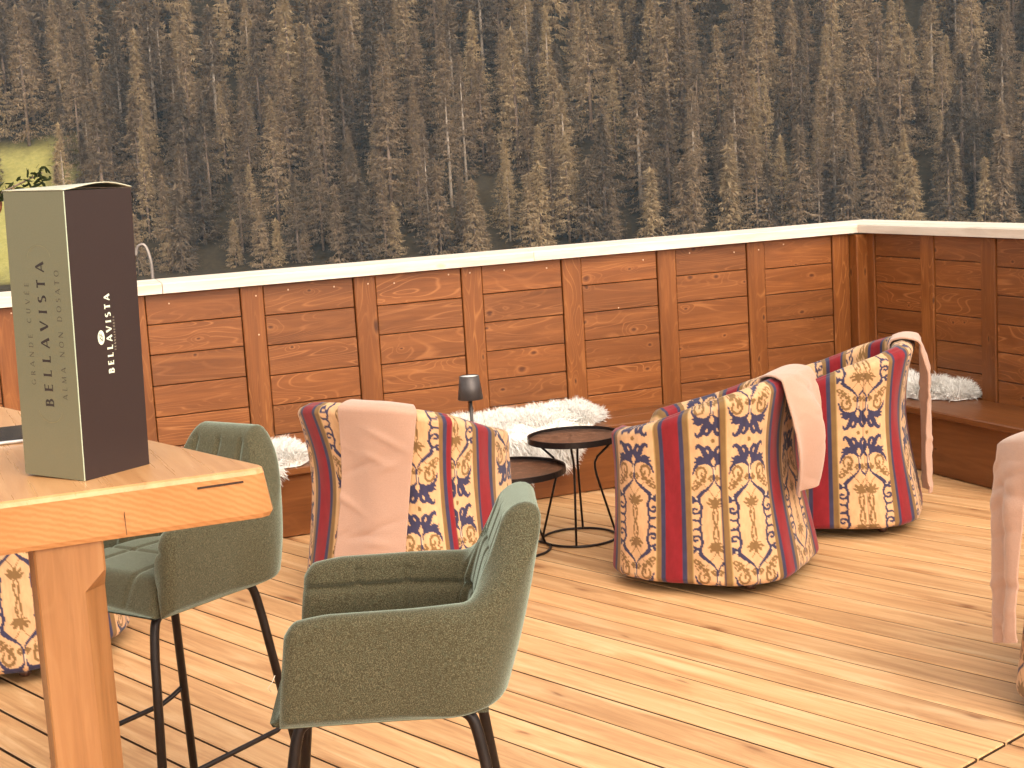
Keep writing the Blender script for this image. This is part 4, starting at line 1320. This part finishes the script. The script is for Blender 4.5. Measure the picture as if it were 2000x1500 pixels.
# ------------------------------------------------------------------ the wood across the valley
def tree_arrays(g, Ht, Rd, nb, K, bare=0.10, fine=1.0, sparse=0.0):
    """crown as drooping boughs of many small pointed sprays; returns vertices and triangles"""
    u = g.random(nb) ** 0.85
    z = Ht * (bare + (0.995 - bare) * u)
    rel = (z / Ht - bare) / (1 - bare)
    prof = np.clip(1 - rel, 0, 1) ** (0.95 + 0.35 * rel) * (0.66 + 0.34 * sstep(rel, 0.0, 0.12))
    L = Rd * prof * g.uniform(0.55, 1.15, nb) + 0.10
    az = g.uniform(0, 2 * np.pi, nb) + np.floor(z * 1.4) * 0.9
    lop = 1 + 0.16 * np.sin(az * 2 + z * .35)
    L = L * lop
    f = (np.arange(K)[None, :] + g.random((nb, K))) / K
    f = 0.30 + 0.70 * f ** 0.8
    droop = -0.42 + 0.62 * rel
    zc = z[:, None] + L[:, None] * f * droop[:, None] + 0.12 * L[:, None] * f ** 2 + g.normal(0, 0.10, (nb, K))
    sp = g.normal(0, 0.10, (nb, K)) * (1 + f)
    a2 = az[:, None] + sp
    c = np.stack([np.cos(a2) * L[:, None] * f, np.sin(a2) * L[:, None] * f, zc], -1).reshape(-1, 3)
    n = len(c)
    if sparse > 0:
        keep = g.random(n) > sparse; c = c[keep]; a2 = a2.reshape(-1)[keep]; n = len(c)
    else:
        a2 = a2.reshape(-1)
    size = (0.36 + 0.26 * g.random(n)) * fine
    rad = np.stack([np.cos(a2), np.sin(a2), np.zeros(n)], -1); tan = np.stack([-np.sin(a2), np.cos(a2), np.zeros(n)], -1)
    up = np.array([0, 0, 1.0])
    out = []
    # flat spray
    d1 = rad * g.uniform(0.5, 1.1, (n, 1)) + tan * g.normal(0, .5, (n, 1)) + up * g.normal(-.22, .22, (n, 1))
    w1 = tan * g.uniform(.3, .6, (n, 1)) + up * g.normal(0, .14, (n, 1))
    out.append(np.stack([c - w1 * size[:, None] * .38, c + w1 * size[:, None] * .38, c + d1 * size[:, None] * 1.55], 1))
    # hanging spray
    d2 = rad * g.uniform(0.0, .55, (n, 1)) + tan * g.normal(0, .3, (n, 1)) - up * g.uniform(.55, 1.15, (n, 1))
    w2 = rad * g.uniform(.15, .5, (n, 1)) + tan * g.normal(0, .38, (n, 1))
    out.append(np.stack([c - w2 * size[:, None] * .45, c + w2 * size[:, None] * .45, c + d2 * size[:, None] * .85], 1))
    T = np.concatenate(out, 0)
    # leader
    for zt in np.linspace(0.965, 1.0, 5):
        a = g.uniform(0, 6.28, 4)
        for q in a:
            T = np.concatenate([T, np.array([[[0, 0, Ht * zt + .4], [0.06, 0.06, Ht * zt - .2], [math.cos(q) * .35, math.sin(q) * .35, Ht * zt - .35]]])], 0)
    return T
def tris_mesh(name, T, tint=None):
    V = T.reshape(-1, 3); F = np.arange(len(V)).reshape(-1, 3)
    me = mesh_np(name, V, F, False)
    if tint is not None:
        at = me.attributes.new('tint', 'FLOAT', 'POINT')
        at.data.foreach_set('value', tint.astype(np.float32))
    return me
tg = np.random.default_rng(21)
VAR = []
for k in range(11):
    Ht = 19 + 5 * tg.random(); Rd = 3.6 + 1.4 * tg.random()
    T = tree_arrays(tg, Ht, Rd, 400, 8, 0.02 + 0.09 * tg.random() ** 2, 1.0, 0.0 if k % 4 else 0.25)
    crown = tris_mesh('crown', T); crown.materials.append(M['crown'])
    lean = tg.normal(0, .15)
    trunk = tube('trunk', [(0, 0, -1.5), (lean * .3, 0, Ht * .4), (0, 0, Ht * .8), (0, 0, Ht * .98)], [0.30, 0.23, 0.11, 0.03], 7)
    trunk.materials.append(M['trunk_pale' if k % 5 == 0 else 'trunk'])
    VAR.append((Ht, Rd, crown, trunk))
SM = []
for k in range(3):
    Ht = 9 + 3 * tg.random(); Rd = 1.9 + .5 * tg.random()
    crown = tris_mesh('crown', tree_arrays(tg, Ht, Rd, 240, 7, 0.03)); crown.materials.append(M['crown'])
    trunk = tube('trunk', [(0, 0, -1), (0, 0, Ht * .96)], [0.14, 0.02], 6); trunk.materials.append(M['trunk'])
    SM.append((Ht, Rd, crown, trunk))
DEAD = []
for k in range(2):
    Ht = 13 + 8 * k
    crown = tris_mesh('crown', tree_arrays(tg, Ht, 1.7 + .7 * k, 300, 7, 0.05, 0.8, 0.25)); crown.materials.append(M['crown_dead'])
    trunk = tube('trunk', [(0, 0, -1), (0, 0, Ht * .98)], [0.20, 0.02], 6); trunk.materials.append(M['trunk_pale'])
    DEAD.append((Ht, 2, crown, trunk))
LOW = [(v, tree_arrays(tg, v[0], v[1] * 1.02, 92, 6, 0.05, 2.0)) for v in VAR[:6]]

def in_view_px(x, y, z):
    d = Vector((x, y, z - CAM_H)); zz = d.dot(fwd)
    return 1000 + 3000 * d.dot(right) / zz, 750 + 3000 * d.dot(down) / zz
def meadow(x, y):
    return x > -132 and x < -73 - 0.10 * (y - 260) + 1.5 * math.sin(y * .4) and y < 272 - (x + 86) * .5
spots = []
yy = 237.5
row = 0
while yy < 375:
    dx = 5.6 if yy < 318 else 7.5
    half = yy * 0.60 + 14
    xx = -half + (row % 2) * dx / 2
    while xx < half:
        x = xx + tg.uniform(-2.0, 2.0); y = yy + tg.uniform(-2.0, 2.0)
        if not meadow(x, y) and tg.random() > 0.06:
            spots.append((x, y))
        xx += dx
    yy += 5.6 if yy < 318 else 8
    row += 1
info = []
for x, y in spots:
    z = float(ground_z(x, y))
    sc = tg.uniform(.62, 1.12) * (0.9 if y < 243 else 1.0)
    px, py = in_view_px(x, y, z); tx_, ty_ = in_view_px(x, y, z + 20 * sc)
    vis = -60 < px < 2060 and ty_ < 480 and py > -40
    info.append((0 if vis else 1, y, x, z, sc))
info.sort()
near = info[:224]; far = info[224:]
LBL = 'brown green spruce standing in the dense wood across the valley'
GRP = 'spruces of the wood across the valley'
def plant(proto, x, y, z, sc, name, label, group=None):
    root = empty(name, (x, y, z), tg.uniform(0, 6.28))
    root.scale = (sc * tg.uniform(.88, 1.12),) * 2 + (sc,)
    tag(root, label, 'tree', group)
    link('crown', proto[2], None, root); link('trunk', proto[3], None, root)
for _, y, x, z, sc in near:
    plant(VAR[int(tg.integers(len(VAR)))], x, y, z, sc, 'spruce_tree', LBL, GRP)
# a few that stand out
def stand_out(proto, px_x, y, sc, name, label, group=None):
    plant(proto, px_x, y, float(ground_z(px_x, y)), sc, name, label, group)
stand_out(SM[0], -84.2, 258.5, 1.0, 'spruce_tree', 'small lone spruce on the meadow at the left edge')
for xs, ys, s in ((48.5, 236.0, 1.0), (53.5, 236.6, 1.02), (56.5, 236.2, .95)):
    stand_out(DEAD[0], xs, ys, s, 'dry_tree', 'pale dry slender conifer in a row of three near the rail', 'pale dry conifers in a row')
stand_out(DEAD[1], -11.2, 236.2, 1.0, 'dry_tree', 'tall pale brown dry conifer standing out left of the middle of the wood')
yg = np.random.default_rng(77)
for q, xs in enumerate(np.arange(-66, 92, 4.6)):
    stand_out(SM[q % 3], float(xs + yg.uniform(-2, 2)), float(233.5 + yg.uniform(0, 3.5)), float(yg.uniform(.65, 1.45)), 'spruce_tree', 'young low spruce in front of the wood just above the rail', 'young spruces along the foot of the wood')
for q in range(36):
    y_ = float(238 + 26 * yg.random() ** 1.4); x_ = float(yg.uniform(-62, 92))
    stand_out(SM[q % 3], x_, y_, float(yg.uniform(.6, 1.2)), 'spruce_tree', 'young spruce half hidden between the tall trunks low on the slope', 'young spruces among the tall ones')
# the rest of the wood
parts, tints = [], []
for _, y, x, z, sc in far:
    
    (v, T) = LOW[int(tg.integers(len(LOW)))]
    a = tg.uniform(0, 6.28); ca, sa = math.cos(a), math.sin(a)
    Q = T.reshape(-1, 3)
    P = np.stack([(Q[:, 0] * ca - Q[:, 1] * sa) * sc + x, (Q[:, 0] * sa + Q[:, 1] * ca) * sc + y, Q[:, 2] * sc + z], -1)
    parts.append(P); tints.append(np.full(len(P), tg.random()))
fw = link('far_wood', tris_mesh('far_wood', np.concatenate(parts).reshape(-1, 3, 3), np.concatenate(tints)), M['crown_far'])
tag(fw, 'mass of spruces farther up the mountainside', 'forest', kind='stuff')

# ------------------------------------------------------------------ haze over the valley
HAZE = 0.00018
if HAZE > 0:
    hz = NT('valley_haze')
    hz.t.nodes.remove(hz.b)
    pv = hz.n('ShaderNodeVolumePrincipled')
    pv.inputs['Color'].default_value = (0.45, 0.74, 1.0, 1)
    pv.inputs['Density'].default_value = HAZE
    pv.inputs['Anisotropy'].default_value = 0.0
    hz.l(pv.outputs[0], hz.t.nodes['Material Output'].inputs['Volume'])
    top = max(float(GZ.max()) + 34, 60)
    o = link('haze', box_mesh('haze', 900, 840, top + 20), hz.m, None, (0, 370, (top - 20) / 2))
    tag(o, 'thin bluish air over the valley', 'haze', kind='stuff')
